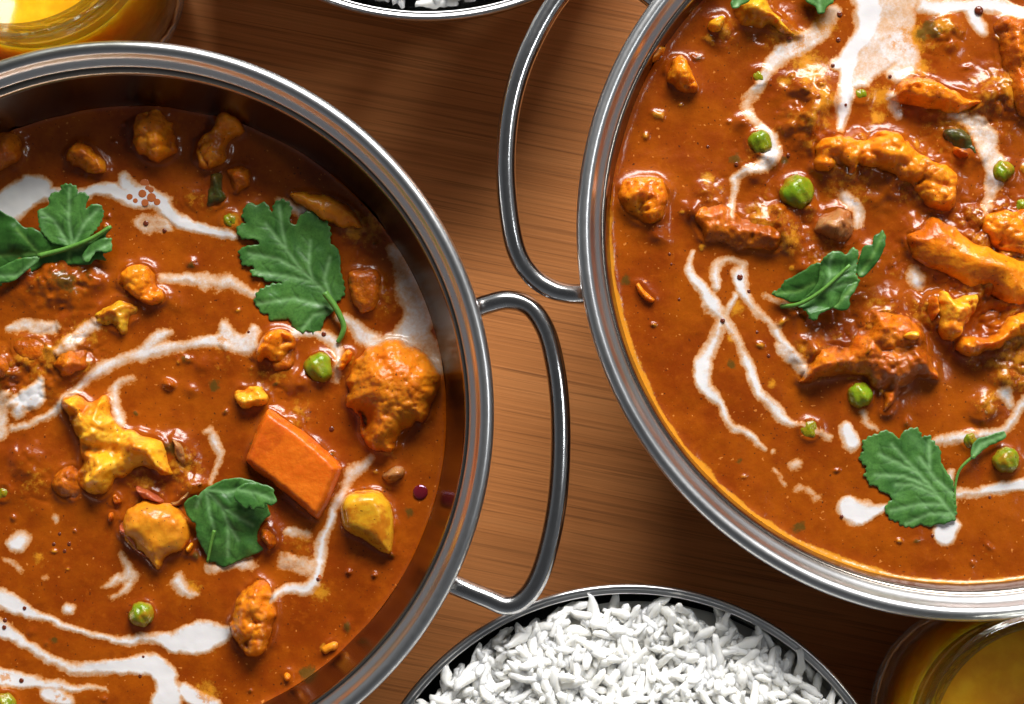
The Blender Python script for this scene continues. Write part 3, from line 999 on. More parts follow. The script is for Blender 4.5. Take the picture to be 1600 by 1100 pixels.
piece('L', 'potato_cube', 'glossy yellow potato cube right of the carrot slice', 'potato', 'potato pieces', Bz([(535, 80), (590, 48), (695, 38), (735, 75), (772, 150), (768, 300), (757, 348), (690, 315), (620, 262), (545, 238), (520, 150)]), 6.0, 'box', 'potato', creamy=False, w=3.2, tilt=(-0.05, 0.16))
Cz = lambda pts: zpts(pts, 60, 590, 5.2375)
piece('L', 'cauliflower_floret', 'branching yellow orange cauliflower piece with a dark hollow in its middle', 'cauliflower', GC,
      Cz([(150, 240), (180, 150), (260, 128), (350, 138), (400, 205), (470, 185), (535, 155), (575, 185), (595, 290), (645, 380), (700, 425), (800, 425), (900, 450), (1000, 490), (1055, 560), (1095, 640), (1155, 772), (1080, 790), (1000, 772), (880, 732), (800, 742), (700, 790), (640, 818), (600, 832), (588, 920), (520, 1002), (420, 972), (370, 950), (330, 900), (310, 800), (330, 660), (330, 560), (280, 450), (210, 340)]),
      7.0, 'soft', 'cauli_yellow', w=4.5, dents=[(150, 700, 13, 3.6), (172, 704, 15, 3.6), (135, 698, 9, 2)])
piece('L', 'cauliflower_leaf', 'sauce coated flap below the branching cauliflower piece', 'cauliflower', GC, Cz([(130, 790), (200, 720), (310, 700), (350, 800), (390, 930), (290, 1010), (200, 1012), (130, 960)]), 3.5, 'soft', 'coated')
piece('L', 'onion_piece', 'wet translucent brown onion at the tip of the branching cauliflower', 'onion', 'onion pieces', Cz([(1080, 505), (1150, 515), (1230, 570), (1260, 650), (1190, 720), (1130, 660)]), 3.5, 'soft', 'onion')
Dz = lambda pts: zpts(pts, 150, 740, 5.5)
piece('L', 'potato_chunk', 'rounded orange potato chunk with peeling red edge, left of the folded coriander leaf', 'potato', 'potato pieces',
      Dz([(185, 430), (240, 340), (340, 250), (430, 210), (560, 240), (690, 290), (760, 360), (810, 480), (790, 600), (700, 690), (570, 720), (545, 835), (485, 800), (455, 740), (330, 650), (235, 580)]), 6.0, 'smooth', 'potato_orange', w=5.0, dents=[(205, 850, 16, 2.0)])
piece('L', 'onion_peel', 'thin red onion peel along the edge of the rounded potato chunk', 'onion', 'onion pieces', Dz([(170, 440), (200, 420), (270, 450), (330, 540), (400, 620), (480, 690), (455, 745), (380, 700), (300, 640), (215, 570), (180, 490)]), 3.6, 'soft', 'red_onion')
piece('L', 'onion_piece', 'red onion scrap behind the rounded potato chunk', 'onion', 'onion pieces', Dz([(345, 150), (400, 125), (490, 145), (590, 215), (590, 270), (500, 240), (430, 220), (380, 210)]), 4.0, 'soft', 'red_onion')
piece('L', 'onion_strand', 'brown onion strand behind the folded coriander leaf', 'onion', 'onion pieces', Dz([(590, 250), (680, 220), (760, 140), (850, 95), (930, 90), (920, 140), (830, 165), (740, 240), (640, 290)]), 2.6, 'soft', 'onion')
piece('L', 'cauliflower_crumb', 'pale crumb between the branching cauliflower and the potato chunk', 'cauliflower', GC, Dz([(105, 250), (120, 170), (180, 160), (210, 210), (190, 270), (140, 280)]), 2.2, 'cauli', 'coated')
piece('L', 'cauliflower_crumb', 'small crumb left of the rounded potato chunk', 'cauliflower', GC, Dz([(105, 400), (115, 330), (160, 320), (180, 370), (140, 420)]), 2.0, 'cauli', 'coated')
piece('L', 'cauliflower_crumb', 'slim crumb between the potato chunk and the folded coriander leaf', 'cauliflower', GC, Dz([(755, 690), (790, 620), (840, 565), (875, 580), (850, 640), (800, 710)]), 2.4, 'soft', 'cauli')
Ez = lambda pts: zpts(pts, 0, 750, 3.142)
piece('L', 'cauliflower_floret', 'upright oval orange floret at the end of a thick cream stroke', 'cauliflower', GC,
      Ez([(1118, 700), (1160, 620), (1190, 540), (1255, 475), (1312, 505), (1345, 580), (1360, 660), (1342, 765), (1300, 845), (1240, 868), (1180, 845), (1130, 775)]), 7.0, 'cauli', 'cauli', w=4.5)
Fz = lambda pts: zpts(pts, 0, 380, 2.75)
piece('L', 'cauliflower_floret', 'small orange floret with lumpy head right of the leaf with folded lobes', 'cauliflower', GC, Fz([(500, 155), (535, 100), (590, 75), (645, 90), (665, 135), (665, 190), (705, 200), (712, 245), (670, 270), (600, 245), (555, 225), (512, 185)]), 5.0, 'cauli', 'cauli')
piece('L', 'cauliflower_stalk', 'yellow stalk with a drop of cream under the lumpy headed floret', 'cauliflower', GC, Fz([(395, 315), (465, 240), (520, 222), (605, 262), (610, 310), (560, 335), (525, 395), (480, 370), (410, 340)]), 3.6, 'soft', 'potato')
Gz = lambda pts: zpts(pts, 0, 480, 6.11)
piece('L', 'cauliflower_floret', 'half sunk floret with cream streaks above the white cream pool', 'cauliflower', GC, Gz([(445, 570), (555, 400), (680, 335), (825, 375), (890, 430), (870, 545), (765, 645), (640, 700), (535, 690), (510, 620)]), 4.5, 'soft', 'coated')
piece('L', 'cauliflower_floret', 'sauce coated lump cut by the frame beside the white cream pool', 'cauliflower', GC, Gz([(-120, 480), (0, 430), (60, 470), (125, 550), (125, 640), (60, 695), (-120, 740)]), 4.5, 'soft', 'coated')
piece('L', 'cauliflower_floret', 'wide sunken cauliflower piece below a beige cream patch', 'cauliflower', GC, Gz([(130, 300), (260, 280), (420, 300), (470, 400), (430, 520), (280, 570), (150, 520), (110, 400)]), 2.0, 'smooth', 'coated', creamy=False)
Hz = lambda pts: zpts(pts, 0, 0, 2.75)
piece('L', 'cauliflower_floret', 'round floret in deep shade beneath the steel rim', 'cauliflower', GC, Hz([(555, 600), (568, 510), (620, 462), (695, 468), (735, 530), (765, 620), (742, 675), (680, 705), (615, 685)]), 6.0, 'cauli', 'cauli')
piece('L', 'cauliflower_floret', 'wedge shaped floret in shade left of the round shaded one', 'cauliflower', GC, Hz([(275, 655), (315, 608), (385, 605), (425, 660), (465, 712), (442, 757), (350, 745), (285, 705)]), 4.0, 'soft', 'cauli')
piece('L', 'cauliflower_floret', 'knobbly floret in shade with a small knob on top', 'cauliflower', GC, Hz([(845, 640), (865, 570), (925, 550), (938, 488), (1000, 475), (1045, 530), (1035, 585), (985, 605), (975, 690), (912, 730), (845, 705)]), 5.0, 'cauli', 'cauli')
piece('L', 'cauliflower_floret', 'sauce covered shaded lump above the leaf with folded lobes', 'cauliflower', GC, Hz([(-80, 560), (0, 535), (50, 538), (95, 590), (105, 660), (60, 725), (-80, 770)]), 4.5, 'soft', 'coated')
piece('L', 'pepper_piece', 'dark green pepper strip in the shade near the broad coriander leaf', 'pepper', 'green pepper pieces', Hz([(888, 745), (960, 740), (972, 885), (890, 895)]), 2.6, 'soft', 'pepper')
piece('L', 'cauliflower_floret', 'shaded lump beside the dark green pepper strip', 'cauliflower', GC, Hz([(965, 720), (1030, 690), (1085, 730), (1075, 800), (1000, 830), (965, 790)]), 3.0, 'soft', 'coated')
Iz = lambda pts: zpts(pts, 400, 260, 3.667)
piece('L', 'potato_slice', 'shaded sauce coated potato slice beneath the rim, above the broad leaf', 'potato', 'potato pieces', Iz([(180, 140), (300, 140), (430, 165), (545, 220), (612, 300), (615, 370), (500, 345), (400, 325), (300, 265), (220, 205)]), 4.0, 'smooth', 'potato_orange', creamy=False, w=2.5)
piece('L', 'potato_slice', 'sauce coated potato slab surrounded by cream, right of the broad leaf', 'potato', 'potato pieces', Iz([(510, 600), (620, 575), (730, 600), (720, 700), (690, 820), (610, 850), (545, 770)]), 4.0, 'smooth', 'coated', creamy=False, w=2.5)
piece('L', 'onion_piece', 'pale translucent onion bit above the potato cube', 'onion', 'onion pieces', zpts([(670, 950), (710, 900), (765, 910), (775, 960), (735, 990), (690, 985)], 350, 400, 2.75), 2.8, 'soft', 'onion')
piece('L', 'onion_piece', 'wet brown lump at the right edge of the folded coriander leaf', 'onion', 'onion pieces', zpts([(855, 705), (915, 615), (1000, 600), (1070, 680), (1050, 795), (985, 840), (925, 785)], 270, 730, 6.472), 4.0, 'soft', 'coated')
piece('L', 'potato_crumb', 'small yellow chip floating alone in the open sauce', 'potato', 'potato pieces', Bz([(435, 790), (450, 745), (495, 725), (520, 740), (505, 775), (465, 798)]), 1.6, 'smooth', 'potato_orange', creamy=False)
piece('L', 'cauliflower_crumb', 'tiny lumpy crumb near the sauce edge below the oval floret', 'cauliflower', GC, Bz([(268, 885), (285, 862), (310, 875), (308, 910), (285, 918)]), 1.8, 'cauli', 'cauli')

# --- right bowl
Jz = lambda pts: zpts(pts, 900, 0, 3.666)
piece('R', 'cauliflower_floret', 'small curled orange floret floating in open sauce near the rim', 'cauliflower', GC, Jz([(512, 405), (542, 330), (600, 315), (645, 350), (668, 420), (698, 480), (698, 522), (640, 530), (585, 495), (525, 445)]), 4.5, 'cauli', 'cauli')
piece('R', 'potato_crumb', 'tan crumb stuck to the steel wall beside the small curled floret', 'potato', 'potato pieces', Jz([(398, 350), (450, 262), (495, 258), (515, 292), (475, 355), (420, 372)]), 3.5, 'smooth', 'potato_orange')
piece('R', 'cauliflower_crumb', 'pointed yellow crumb in the shaded corner of the sauce', 'cauliflower', GC, Jz([(748, 122), (785, 90), (855, 75), (848, 120), (828, 180), (765, 170)]), 4.2, 'smooth', 'cauli_yellow')
Kz = lambda pts: zpts(pts, 1040, 0, 5.333)
piece('R', 'potato_wedge', 'long yellow potato wedge below two coriander tips', 'potato', 'potato pieces', Kz([(590, 70), (620, -60), (860, -60), (890, 40), (970, 130), (1065, 215), (1150, 292), (1000, 278), (830, 228), (765, 195), (710, 215), (655, 195), (620, 150)]), 7.0, 'soft', 'potato', w=4.5)
Lz = lambda pts: zpts(pts, 900, 250, 3.143)
piece('R', 'cauliflower_floret', 'folded orange floret touching the steel wall', 'cauliflower', GC, Lz([(210, 195), (222, 110), (285, 80), (405, 75), (470, 150), (445, 205), (435, 285), (382, 318), (338, 325), (285, 295), (225, 245)]), 5.0, 'soft', 'cauli', dents=[(1001, 318, 5, 1.6), (1010, 328, 4, 1.2)])
piece('R', 'cauliflower_floret', 'sauce coated lumps right of the folded floret by the wall', 'cauliflower', GC, Lz([(555, 285), (585, 218), (680, 195), (765, 235), (845, 285), (985, 305), (1038, 380), (1025, 435), (960, 465), (860, 435), (780, 425), (720, 395), (620, 405), (590, 335)]), 4.2, 'soft', 'coated')
Mz = lambda pts: zpts(pts, 1230, 180, 5.161)
piece('R', 'cauliflower_floret', 'long glistening row of orange florets between the top cream pool and the curled leaf', 'cauliflower', GC,
      Mz([(195, 265), (245, 180), (330, 135), (430, 125), (520, 180), (600, 215), (700, 140), (800, 115), (900, 138), (985, 210), (1080, 310), (1190, 360), (1300, 420), (1385, 480), (1385, 600), (1340, 745), (1200, 775), (1090, 725), (1040, 605), (960, 535), (860, 535), (825, 465), (700, 455), (620, 425), (585, 385), (545, 475), (490, 505), (445, 445), (380, 435), (340, 472), (260, 465), (195, 412), (235, 335)]), 6.5, 'cauli', 'cauli', w=3.6)
Nz = lambda pts: zpts(pts, 1250, 0, 3.666)
piece('R', 'cauliflower_stalk', 'flat red orange piece with a shiny upper edge beside the top cream pool', 'cauliflower', GC, Nz([(515, 565), (555, 480), (640, 415), (765, 448), (905, 508), (1000, 535), (1088, 525), (1055, 595), (965, 645), (900, 688), (815, 648), (715, 640), (600, 608)]), 5.0, 'soft', 'cauli', w=2.6)
piece('R', 'pepper_piece', 'dark green pepper scrap below the flat red orange piece', 'pepper', 'green pepper pieces', Nz([(785, 810), (815, 722), (880, 695), (955, 738), (1015, 840), (1070, 900), (1020, 930), (950, 860), (860, 860)]), 2.4, 'soft', 'pepper')
piece('R', 'onion_piece', 'wet onion lump under the dark green pepper scrap', 'onion', 'onion pieces', Nz([(860, 860), (900, 840), (965, 870), (970, 910), (920, 925), (870, 905)]), 3.0, 'soft', 'coated')
piece('R', 'cauliflower_floret', 'large sauce coated lump beside the cream with the single big bubble', 'cauliflower', GC, Nz([(1125, 130), (1200, 75), (1400, 60), (1420, 700), (1290, 700), (1200, 640), (1150, 450), (1125, 260)]), 5.0, 'soft', 'coated', w=4)
Oz = lambda pts: zpts(pts, 1200, 250, 2.75)
piece('R', 'onion_piece', 'wet brown onion between the dark pea and the curled leaf', 'onion', 'onion pieces', Oz([(198, 275), (245, 205), (330, 200), (385, 258), (388, 345), (330, 368), (280, 348), (225, 315)]), 4.2, 'soft', 'onion')
Pz = lambda pts: zpts(pts, 1390, 310, 4.229)
piece('R', 'cauliflower_stalk', 'thick orange cauliflower stalk with pepper specks', 'cauliflower', GC, Pz([(92, 225), (200, 200), (268, 100), (335, 118), (425, 190), (525, 258), (605, 300), (700, 330), (785, 372), (870, 400), (960, 400), (960, 720), (780, 705), (695, 655), (640, 585), (560, 615), (488, 595), (438, 535), (330, 475), (215, 445), (135, 352)]), 6.5, 'smooth', 'cauli', w=5.0)
piece('R', 'cauliflower_floret', 'orange floret above the thick stalk with a shiny sauce line over it', 'cauliflower', GC, Pz([(602, 155), (640, 95), (740, 65), (850, 75), (960, 110), (960, 385), (790, 375), (700, 335), (618, 285)]), 6.0, 'cauli', 'cauli', w=4)
piece('R', 'cauliflower_floret', 'pale yellow topped floret below the thick orange stalk', 'cauliflower', GC, Pz([(325, 620), (375, 600), (430, 650), (510, 638), (585, 628), (608, 680), (565, 765), (505, 835), (485, 905), (420, 945), (348, 915), (305, 852), (325, 760)]), 8.5, 'cauli', 'cauli_yellow', w=4.0)
piece('R', 'cauliflower_floret', 'sauce covered floret on the shaded side of the yellow topped one', 'cauliflower', GC, Pz([(215, 700), (265, 632), (325, 640), (315, 810), (270, 838), (222, 790)]), 4.5, 'soft', 'coated')
piece('R', 'cauliflower_floret', 'lumpy brown orange floret cluster below the yellow topped one', 'cauliflower', GC, Pz([(425, 970), (495, 905), (600, 915), (700, 880), (690, 850), (760, 840), (790, 760), (960, 720), (960, 900), (800, 955), (705, 1025), (640, 1015), (550, 1062), (455, 1015)]), 7.0, 'cauli', 'cauli', w=4.5)
Qz = lambda pts: zpts(pts, 1230, 460, 5.5)
piece('R', 'cauliflower_floret', 'broad sauce draped cauliflower piece with a dripping stem end', 'cauliflower', GC,
      Qz([(90, 780), (150, 610), (250, 480), (310, 430), (430, 395), (560, 420), (640, 300), (675, 180), (760, 135), (880, 145), (1000, 178), (1125, 268), (1205, 340), (1215, 440), (1245, 540), (1315, 650), (1318, 722), (1270, 725), (1190, 695), (1120, 705), (1040, 795), (960, 875), (942, 985), (890, 1035), (805, 1025), (828, 920), (815, 820), (740, 765), (680, 695), (560, 695), (400, 705), (250, 735)]), 6.0, 'soft', 'coated', w=4.0)
piece('R', 'cauliflower_crumb', 'bright yellow crumb on top of the broad sauce draped piece', 'cauliflower', GC, Qz([(940, 390), (990, 335), (1080, 310), (1125, 340), (1110, 385), (1060, 410), (1000, 385)]), 7.2, 'smooth', 'cauli_yellow')
piece('R', 'cauliflower_crumb', 'small orange crumb in the middle of the broad sauce draped piece', 'cauliflower', GC, Qz([(595, 550), (630, 460), (680, 405), (725, 420), (715, 490), (660, 545)]), 6.5, 'soft', 'cauli')
piece('R', 'cauliflower_crumb', 'ragged crumb in open sauce near the wall below the folded floret', 'cauliflower', GC, Lz([(285, 600), (320, 590), (360, 640), (398, 680), (375, 705), (340, 680), (310, 630)]), 1.5, 'cauli', 'cauli')
piece('R', 'onion_piece', 'small wet scrap above the lower cream branch beside a leaf sprig', 'onion', 'onion pieces', zpts([(860, 110), (920, 80), (975, 100), (960, 140), (890, 160)], 1200, 600, 2.75), 1.8, 'soft', 'onion')


# --- peas
def pea(side, px, py, rpx, up, label, seed):
    zs = ZSL if side == 'L' else ZSR
    r = rpx * pxlen(px, py, zs)
    up -= 0.18
    zc = zs + up * r
    c = W1(px, py, zc)
    rnd = np.random.RandomState(seed)
    n, s = 18, 28
    th = np.linspace(0, math.pi, n); ph = np.linspace(0, 2 * math.pi, s, endpoint=False)
    T, P = np.meshgrid(th, ph, indexing='ij')
    D = np.stack([np.sin(T) * np.cos(P), np.sin(T) * np.sin(P), np.cos(T)], -1)
    rad = r * (1 + 0.07 * np.sin(3 * D[..., 0] + seed) * np.cos(4 * D[..., 1] + seed * 2) + 0.03 * np.sin(14 * D[..., 2] + 6 * D[..., 0] + seed) + 0.035 * np.sin(9 * D[..., 0] + 5 * D[..., 1] + seed))
    dd = rnd.randn(3); dd[2] = abs(dd[2]); dd /= np.linalg.norm(dd)
    rad *= 1 - 0.20 * np.exp(-((1 - (D @ dd)) / 0.07))
    V = (D * rad[..., None]).reshape(-1, 3)
    idx = np.arange(n * s).reshape(n, s)
    q = np.stack([idx[:-1], idx[1:], np.roll(idx[1:], -1, 1), np.roll(idx[:-1], -1, 1)], -1).reshape(-1, 4)
    me = mesh_np('pea', V, [q], attrs={'rise': np.clip(V[:, 2] / (r * 1.2) + 0.12 + up * .6, 0, 1), 'cream': np.full(len(V), -2.0)})
    bm = bmesh.new(); bm.from_mesh(me); bmesh.ops.remove_doubles(bm, verts=bm.verts, dist=1e-7); bm.to_mesh(me); bm.free()
    me.polygons.foreach_set('use_smooth', np.ones(len(me.polygons), bool))
    a = np.linspace(0, 2 * math.pi, 24, endpoint=False)
    rs = math.sqrt(max(0.1, 1 - up * up)) * r
    if up > -0.7:
        PIECES[side].append((np.stack([c.x + rs * np.cos(a), c.y + rs * np.sin(a)], 1), 3.0))
    return add('pea', me, M['pea'], None, c, label, 'pea', 'green peas')


for i, p in enumerate([
    ('L', 499, 574, 24, 0.25, 'green pea between the small bright orange floret and the large domed floret'),
    ('L', 222, 959, 20, 0.25, 'wrinkled green pea alone in sauce above a long cream stroke'),
    ('L', 361, 345, 15, -0.2, 'yellowish pea half hidden at the tip of the broad coriander leaf'),
    ('L', 6, 770, 15, -0.3, 'sunken pea left of the branching cauliflower piece'),
    ('L', 10, 1100, 22, -0.1, 'pea below the lowest cream stroke'),
    ('R', 1187, 120, 15, -0.3, 'small sunken pea at the edge of the curving cream band'),
    ('R', 1187, 223, 20, 0.3, 'shiny pea sitting in the cream loop'),
    ('R', 1245, 300, 27, 0.35, 'largest pea, dark green with sauce spots, left of the floret row'),
    ('R', 1343, 150, 17, -0.35, 'sunken pea under the foot of the top cream pool'),
    ('R', 1566, 269, 18, 0.15, 'bright pea in the beige cream patch'),
    ('R', 1343, 617, 21, 0.2, 'pea under the sauce draped piece beside its drip'),
    ('R', 1263, 671, 19, -0.35, 'sunken pea at the end of the long cream branch'),
    ('R', 1514, 687, 14, 0.0, 'small pea partly covered by the leaf sprig'),
    ('R', 1571, 719, 21, 0.3, 'round pea with a hollow beside the leaf sprig'),
    ('R', 1597, 322, 12, 0.2, 'bit of green pea above the shiny edged floret at the frame'),
]):
    pea(*p, seed=i + 3)


# --- coriander leaves
def blade(root, name, poly, side, zoff, mat, veins, scallop=(15, 3.0), slope=(0, 0), curl=0.0, seed=0, wav=0.5):
    """a thin leaf with cut edges; zoff mm above the sauce, slope mm per mm, curl mm at the rim"""
    zs = ZSL if side == 'L' else ZSR
    p = np.asarray(poly, float); p2 = np.roll(p, -1, 0)
    p = np.stack([p * .86 + p2 * .14, p * .14 + p2 * .86], 1).reshape(-1, 2)
    # resample and add the small rounded teeth of the edge
    q = np.vstack([p, p[:1]])
    seg = np.hypot(*(q[1:] - q[:-1]).T); cum = np.concatenate([[0], np.cumsum(seg)])
    n = int(cum[-1] / 2.4)
    t = np.linspace(0, cum[-1], n, endpoint=False)
    rs = np.stack([np.interp(t, cum, q[:, 0]), np.interp(t, cum, q[:, 1])], 1)
    tan = np.roll(rs, -2, 0) - np.roll(rs, 2, 0)
    tan /= np.linalg.norm(tan, axis=1)[:, None] + 1e-9
    nor = np.stack([tan[:, 1], -tan[:, 0]], 1)
    area = 0.5 * np.sum(p[:, 0] * np.roll(p[:, 1], -1) - np.roll(p[:, 0], -1) * p[:, 1])
    if area < 0: nor = -nor
    pitch, amp = scallop
    if amp:
        m = max(3, round(cum[-1] / pitch))
        rs = rs + nor * (amp * (np.abs(np.sin(math.pi * t / cum[-1] * m)) - 0.35) * (0.7 + 0.5 * np.sin(t * 0.05 + seed)))[:, None]
    zc = zs + zoff * MM
    ow = W(rs[:, 0], rs[:, 1], zc)[:, :2]
    s = 0.27 * MM
    x0, y0 = ow.min(0); x1, y1 = ow.max(0)
    X, Y = np.meshgrid(np.arange(x0, x1, s), np.arange(y0, y1, s))
    X = X + (np.arange(X.shape[0]) % 2)[:, None] * s * .5
    sd = poly_sd(X, Y, ow)
    inn = np.stack([X[sd > 0.35 * MM], Y[sd > 0.35 * MM]], 1)
    pts = [Vector((a, b)) for a, b in np.vstack([ow, inn])]
    ne = len(ow)
    ed = [(i, (i + 1) % ne) for i in range(ne)]
    vo, _, fo, *_ = geometry.delaunay_2d_cdt(pts, ed, [], 1, 1e-7)
    v = np.array([(a.x, a.y) for a in vo])
    tri = np.array([f for f in fo if len(f) == 3])
    # orientation up
    a, b, c = v[tri[:, 0]], v[tri[:, 1]], v[tri[:, 2]]
    cr = (b[:, 0] - a[:, 0]) * (c[:, 1] - a[:, 1]) - (b[:, 1] - a[:, 1]) * (c[:, 0] - a[:, 0])
    tri[cr < 0] = tri[cr < 0][:, ::-1]
    sdv = poly_sd(v[:, 0], v[:, 1], ow)
    cen = ow.mean(0); ext = max(x1 - x0, y1 - y0) / 2
    dv = np.full(len(v), 1.0)
    for ln in veins:
        L = W(np.array([k[0] for k in ln]), np.array([k[1] for k in ln]), zc)[:, :2]
        for (ax, ay), (bx, by) in zip(L[:-1], L[1:]):
            ex, ey = bx - ax, by - ay
            tt = np.clip(((v[:, 0] - ax) * ex + (v[:, 1] - ay) * ey) / (ex * ex + ey * ey + 1e-16), 0, 1)
            dv = np.minimum(dv, np.hypot(v[:, 0] - ax - tt * ex, v[:, 1] - ay - tt * ey))
    # fine side veins that branch off the main ones
    df = np.full(len(v), 1.0)
    for ln in veins:
        ln = np.array(ln, float)
        for (ax, ay), (bx, by) in zip(ln[:-1], ln[1:]):
            L = math.hypot(bx - ax, by - ay)
            n_ = max(1, int(L / 13))
            for m_ in range(n_):
                f = (m_ + .5) / n_
                sgn = 1 if (m_ % 2) else -1
                an = math.atan2(by - ay, bx - ax) + sgn * 0.75
                x_, y_ = ax + (bx - ax) * f, ay + (by - ay) * f
                e1 = W(x_, y_, zc); e2 = W(x_ + math.cos(an) * 20, y_ + math.sin(an) * 20, zc)
                ex, ey = e2[0] - e1[0], e2[1] - e1[1]
                tt = np.clip(((v[:, 0] - e1[0]) * ex + (v[:, 1] - e1[1]) * ey) / (ex * ex + ey * ey), 0, 1)
                df = np.minimum(df, np.hypot(v[:, 0] - e1[0] - tt * ex, v[:, 1] - e1[1] - tt * ey) + tt * 0.12 * MM)
    fine = np.exp(-(df / (0.30 * MM)) ** 2)
    vein = np.exp(-(dv / (0.42 * MM)) ** 2)
    rr = np.hypot(v[:, 0] - cen[0], v[:, 1] - cen[1]) / ext
    z = zc + slope[0] * (v[:, 0] - cen[0]) + slope[1] * (v[:, 1] - cen[1])
    z = z + wav * MM * fbm(v[:, 0], v[:, 1], 5 * MM, seed + 20, 2) + curl * MM * rr ** 2
    z = z + 0.22 * MM * np.minimum(1, dv / (1.2 * MM)) + 0.035 * MM * np.minimum(1, df / (0.6 * MM))
    z = np.maximum(z, zs - 0.8 * MM) if zoff < 3 else z
    th = 0.12 * MM
    V = np.concatenate([np.column_stack([v, z]), np.column_stack([v, z - th])])
    V -= np.array(root.location)
    N = len(v)
    es = {}
    for f in tri:
        for i, j in ((0, 1), (1, 2), (2, 0)): es[(int(f[i]), int(f[j]))] = 1
    bd = np.array([(i, j) for (i, j) in es if (j, i) not in es])
    wall = np.stack([bd[:, 1], bd[:, 0], bd[:, 0] + N, bd[:, 1] + N], 1)
    me = mesh_np(name, V, [np.concatenate([tri, tri[:, ::-1] + N]), wall], attrs={'vein': np.concatenate([vein, vein]), 'vein_fine': np.concatenate([fine, fine])})
    return add(name, me, M[mat], root)


def leaf_root(side, px, py, label):
    zs = ZSL if side == 'L' else ZSR
    return add('coriander_leaf', None, loc=W1(px, py, zs), label=label, cat='leaf', group='coriander leaves')


def stem(root, side, pts, r=0.5):
    zs = ZSL if side == 'L' else ZSR
    path = spline([W1(x, y, zs + h * MM) - root.location for x, y, h in pts], 8)
    me = tube('leaf_stem', path, lambda t: (r * MM * (1 - .3 * t), r * MM * (1 - .3 * t)), 10)
    a = me.attributes.new('vein', 'FLOAT', 'POINT')
    return add('stem', me, M['leaf_stem'], root)


z = lambda pts: zpts(pts, 350, 300, 4.582)
r = leaf_root('L', 455, 415, 'broad flat coriander leaf with stem lying half in shade near the rim')
blade(r, 'blade', z([(800, 790), (862, 730), (855, 640), (832, 560), (838, 480), (815, 405), (760, 370), (768, 290), (740, 215), (690, 215), (665, 160), (610, 140), (545, 175), (518, 245), (468, 220), (492, 120), (460, 72), (410, 60), (362, 90), (350, 185), (325, 105), (290, 70), (240, 100), (190, 75), (148, 112), (128, 180), (170, 222), (105, 240), (92, 285), (130, 338), (230, 338), (265, 378), (155, 388), (100, 420), (118, 465), (132, 525), (200, 525), (228, 542), (185, 570), (208, 602), (280, 610), (300, 645), (360, 640), (440, 655), (350, 655), (300, 680), (240, 715), (212, 790), (248, 830), (268, 872), (320, 868), (318, 922), (400, 915), (470, 905), (490, 965), (545, 1008), (600, 985), (640, 1015), (690, 992), (720, 900), (780, 860)]),
      'L', 0.7, 'leaf', [z(a) for a in ([(820, 830), (700, 690), (560, 560), (440, 400), (300, 230)], [(640, 650), (610, 530), (620, 350)], [(560, 570), (390, 480), (180, 440)], [(780, 830), (500, 760), (240, 800)], [(740, 860), (640, 880), (560, 980)], [(780, 790), (720, 620), (760, 470)], [(450, 420), (420, 270), (400, 100)], [(620, 640), (440, 600), (230, 570)])],
      scallop=(10, 3.4), slope=(0.02, 0.06), seed=1, wav=0.6)
stem(r, 'L', [(350 + 720 / 4.582, 300 + 720 / 4.582, 2.6), (350 + 800 / 4.582, 300 + 830 / 4.582, 2.2), (350 + 855 / 4.582, 300 + 950 / 4.582, 1.6), (350 + 845 / 4.582, 300 + 1020 / 4.582, 1.2), (350 + 815 / 4.582, 300 + 1075 / 4.582, 0.6)], 0.75)

r = leaf_root('L', 85, 370, 'coriander leaf with folded lobes at the cream below the shaded florets')
blade(r, 'folded_blade', [(-25, 325), (0, 328), (12, 336), (26, 342), (40, 357), (55, 357), (68, 366), (90, 383), (120, 385), (150, 370), (172, 353), (176, 358), (165, 370), (174, 380), (172, 392), (160, 398), (168, 408), (148, 405), (140, 414), (110, 413), (68, 412), (48, 424), (30, 440), (0, 445), (-25, 446)], 'L', 2.4, 'leaf_glossy',
      [[(-20, 400), (60, 395), (120, 390), (175, 356)], [(60, 395), (30, 360)], [(110, 390), (105, 412)]], scallop=(18, 1.0), slope=(0.03, 0.28), seed=2, wav=1.2)
blade(r, 'upper_lobe', [(62, 354), (58, 328), (72, 324), (78, 318), (76, 311), (82, 301), (96, 300), (97, 290), (108, 288), (121, 292), (122, 303), (133, 301), (141, 308), (136, 317), (134, 328), (144, 319), (158, 320), (162, 332), (158, 346), (150, 358), (130, 380), (122, 385), (98, 384), (80, 380), (66, 364)], 'L', 4.0, 'leaf',
      [[(112, 384), (108, 340), (110, 295)], [(112, 384), (135, 345), (155, 325)], [(105, 380), (85, 345), (65, 330)]], scallop=(8, 2.4), slope=(0.0, 0.05), seed=3, wav=0.8)
blade(r, 'side_lobe', [(128, 400), (140, 382), (160, 372), (175, 372), (174, 380), (176, 390), (168, 396), (150, 392), (138, 412), (130, 408)], 'L', 3.6, 'leaf', [[(130, 405), (172, 380)]], scallop=(10, 1.6), seed=4)
blade(r, 'lower_lobe', [(-20, 430), (5, 415), (30, 404), (64, 401), (58, 412), (40, 424), (20, 440), (-20, 444)], 'L', 3.2, 'leaf', [[(-20, 432), (30, 430), (60, 402)]], scallop=(14, 0.8), slope=(0, 0.15), seed=5)
stem(r, 'L', [(60, 400, 3.2), (105, 388, 3.6), (140, 374, 4.2), (174, 354, 4.6)], 0.6)

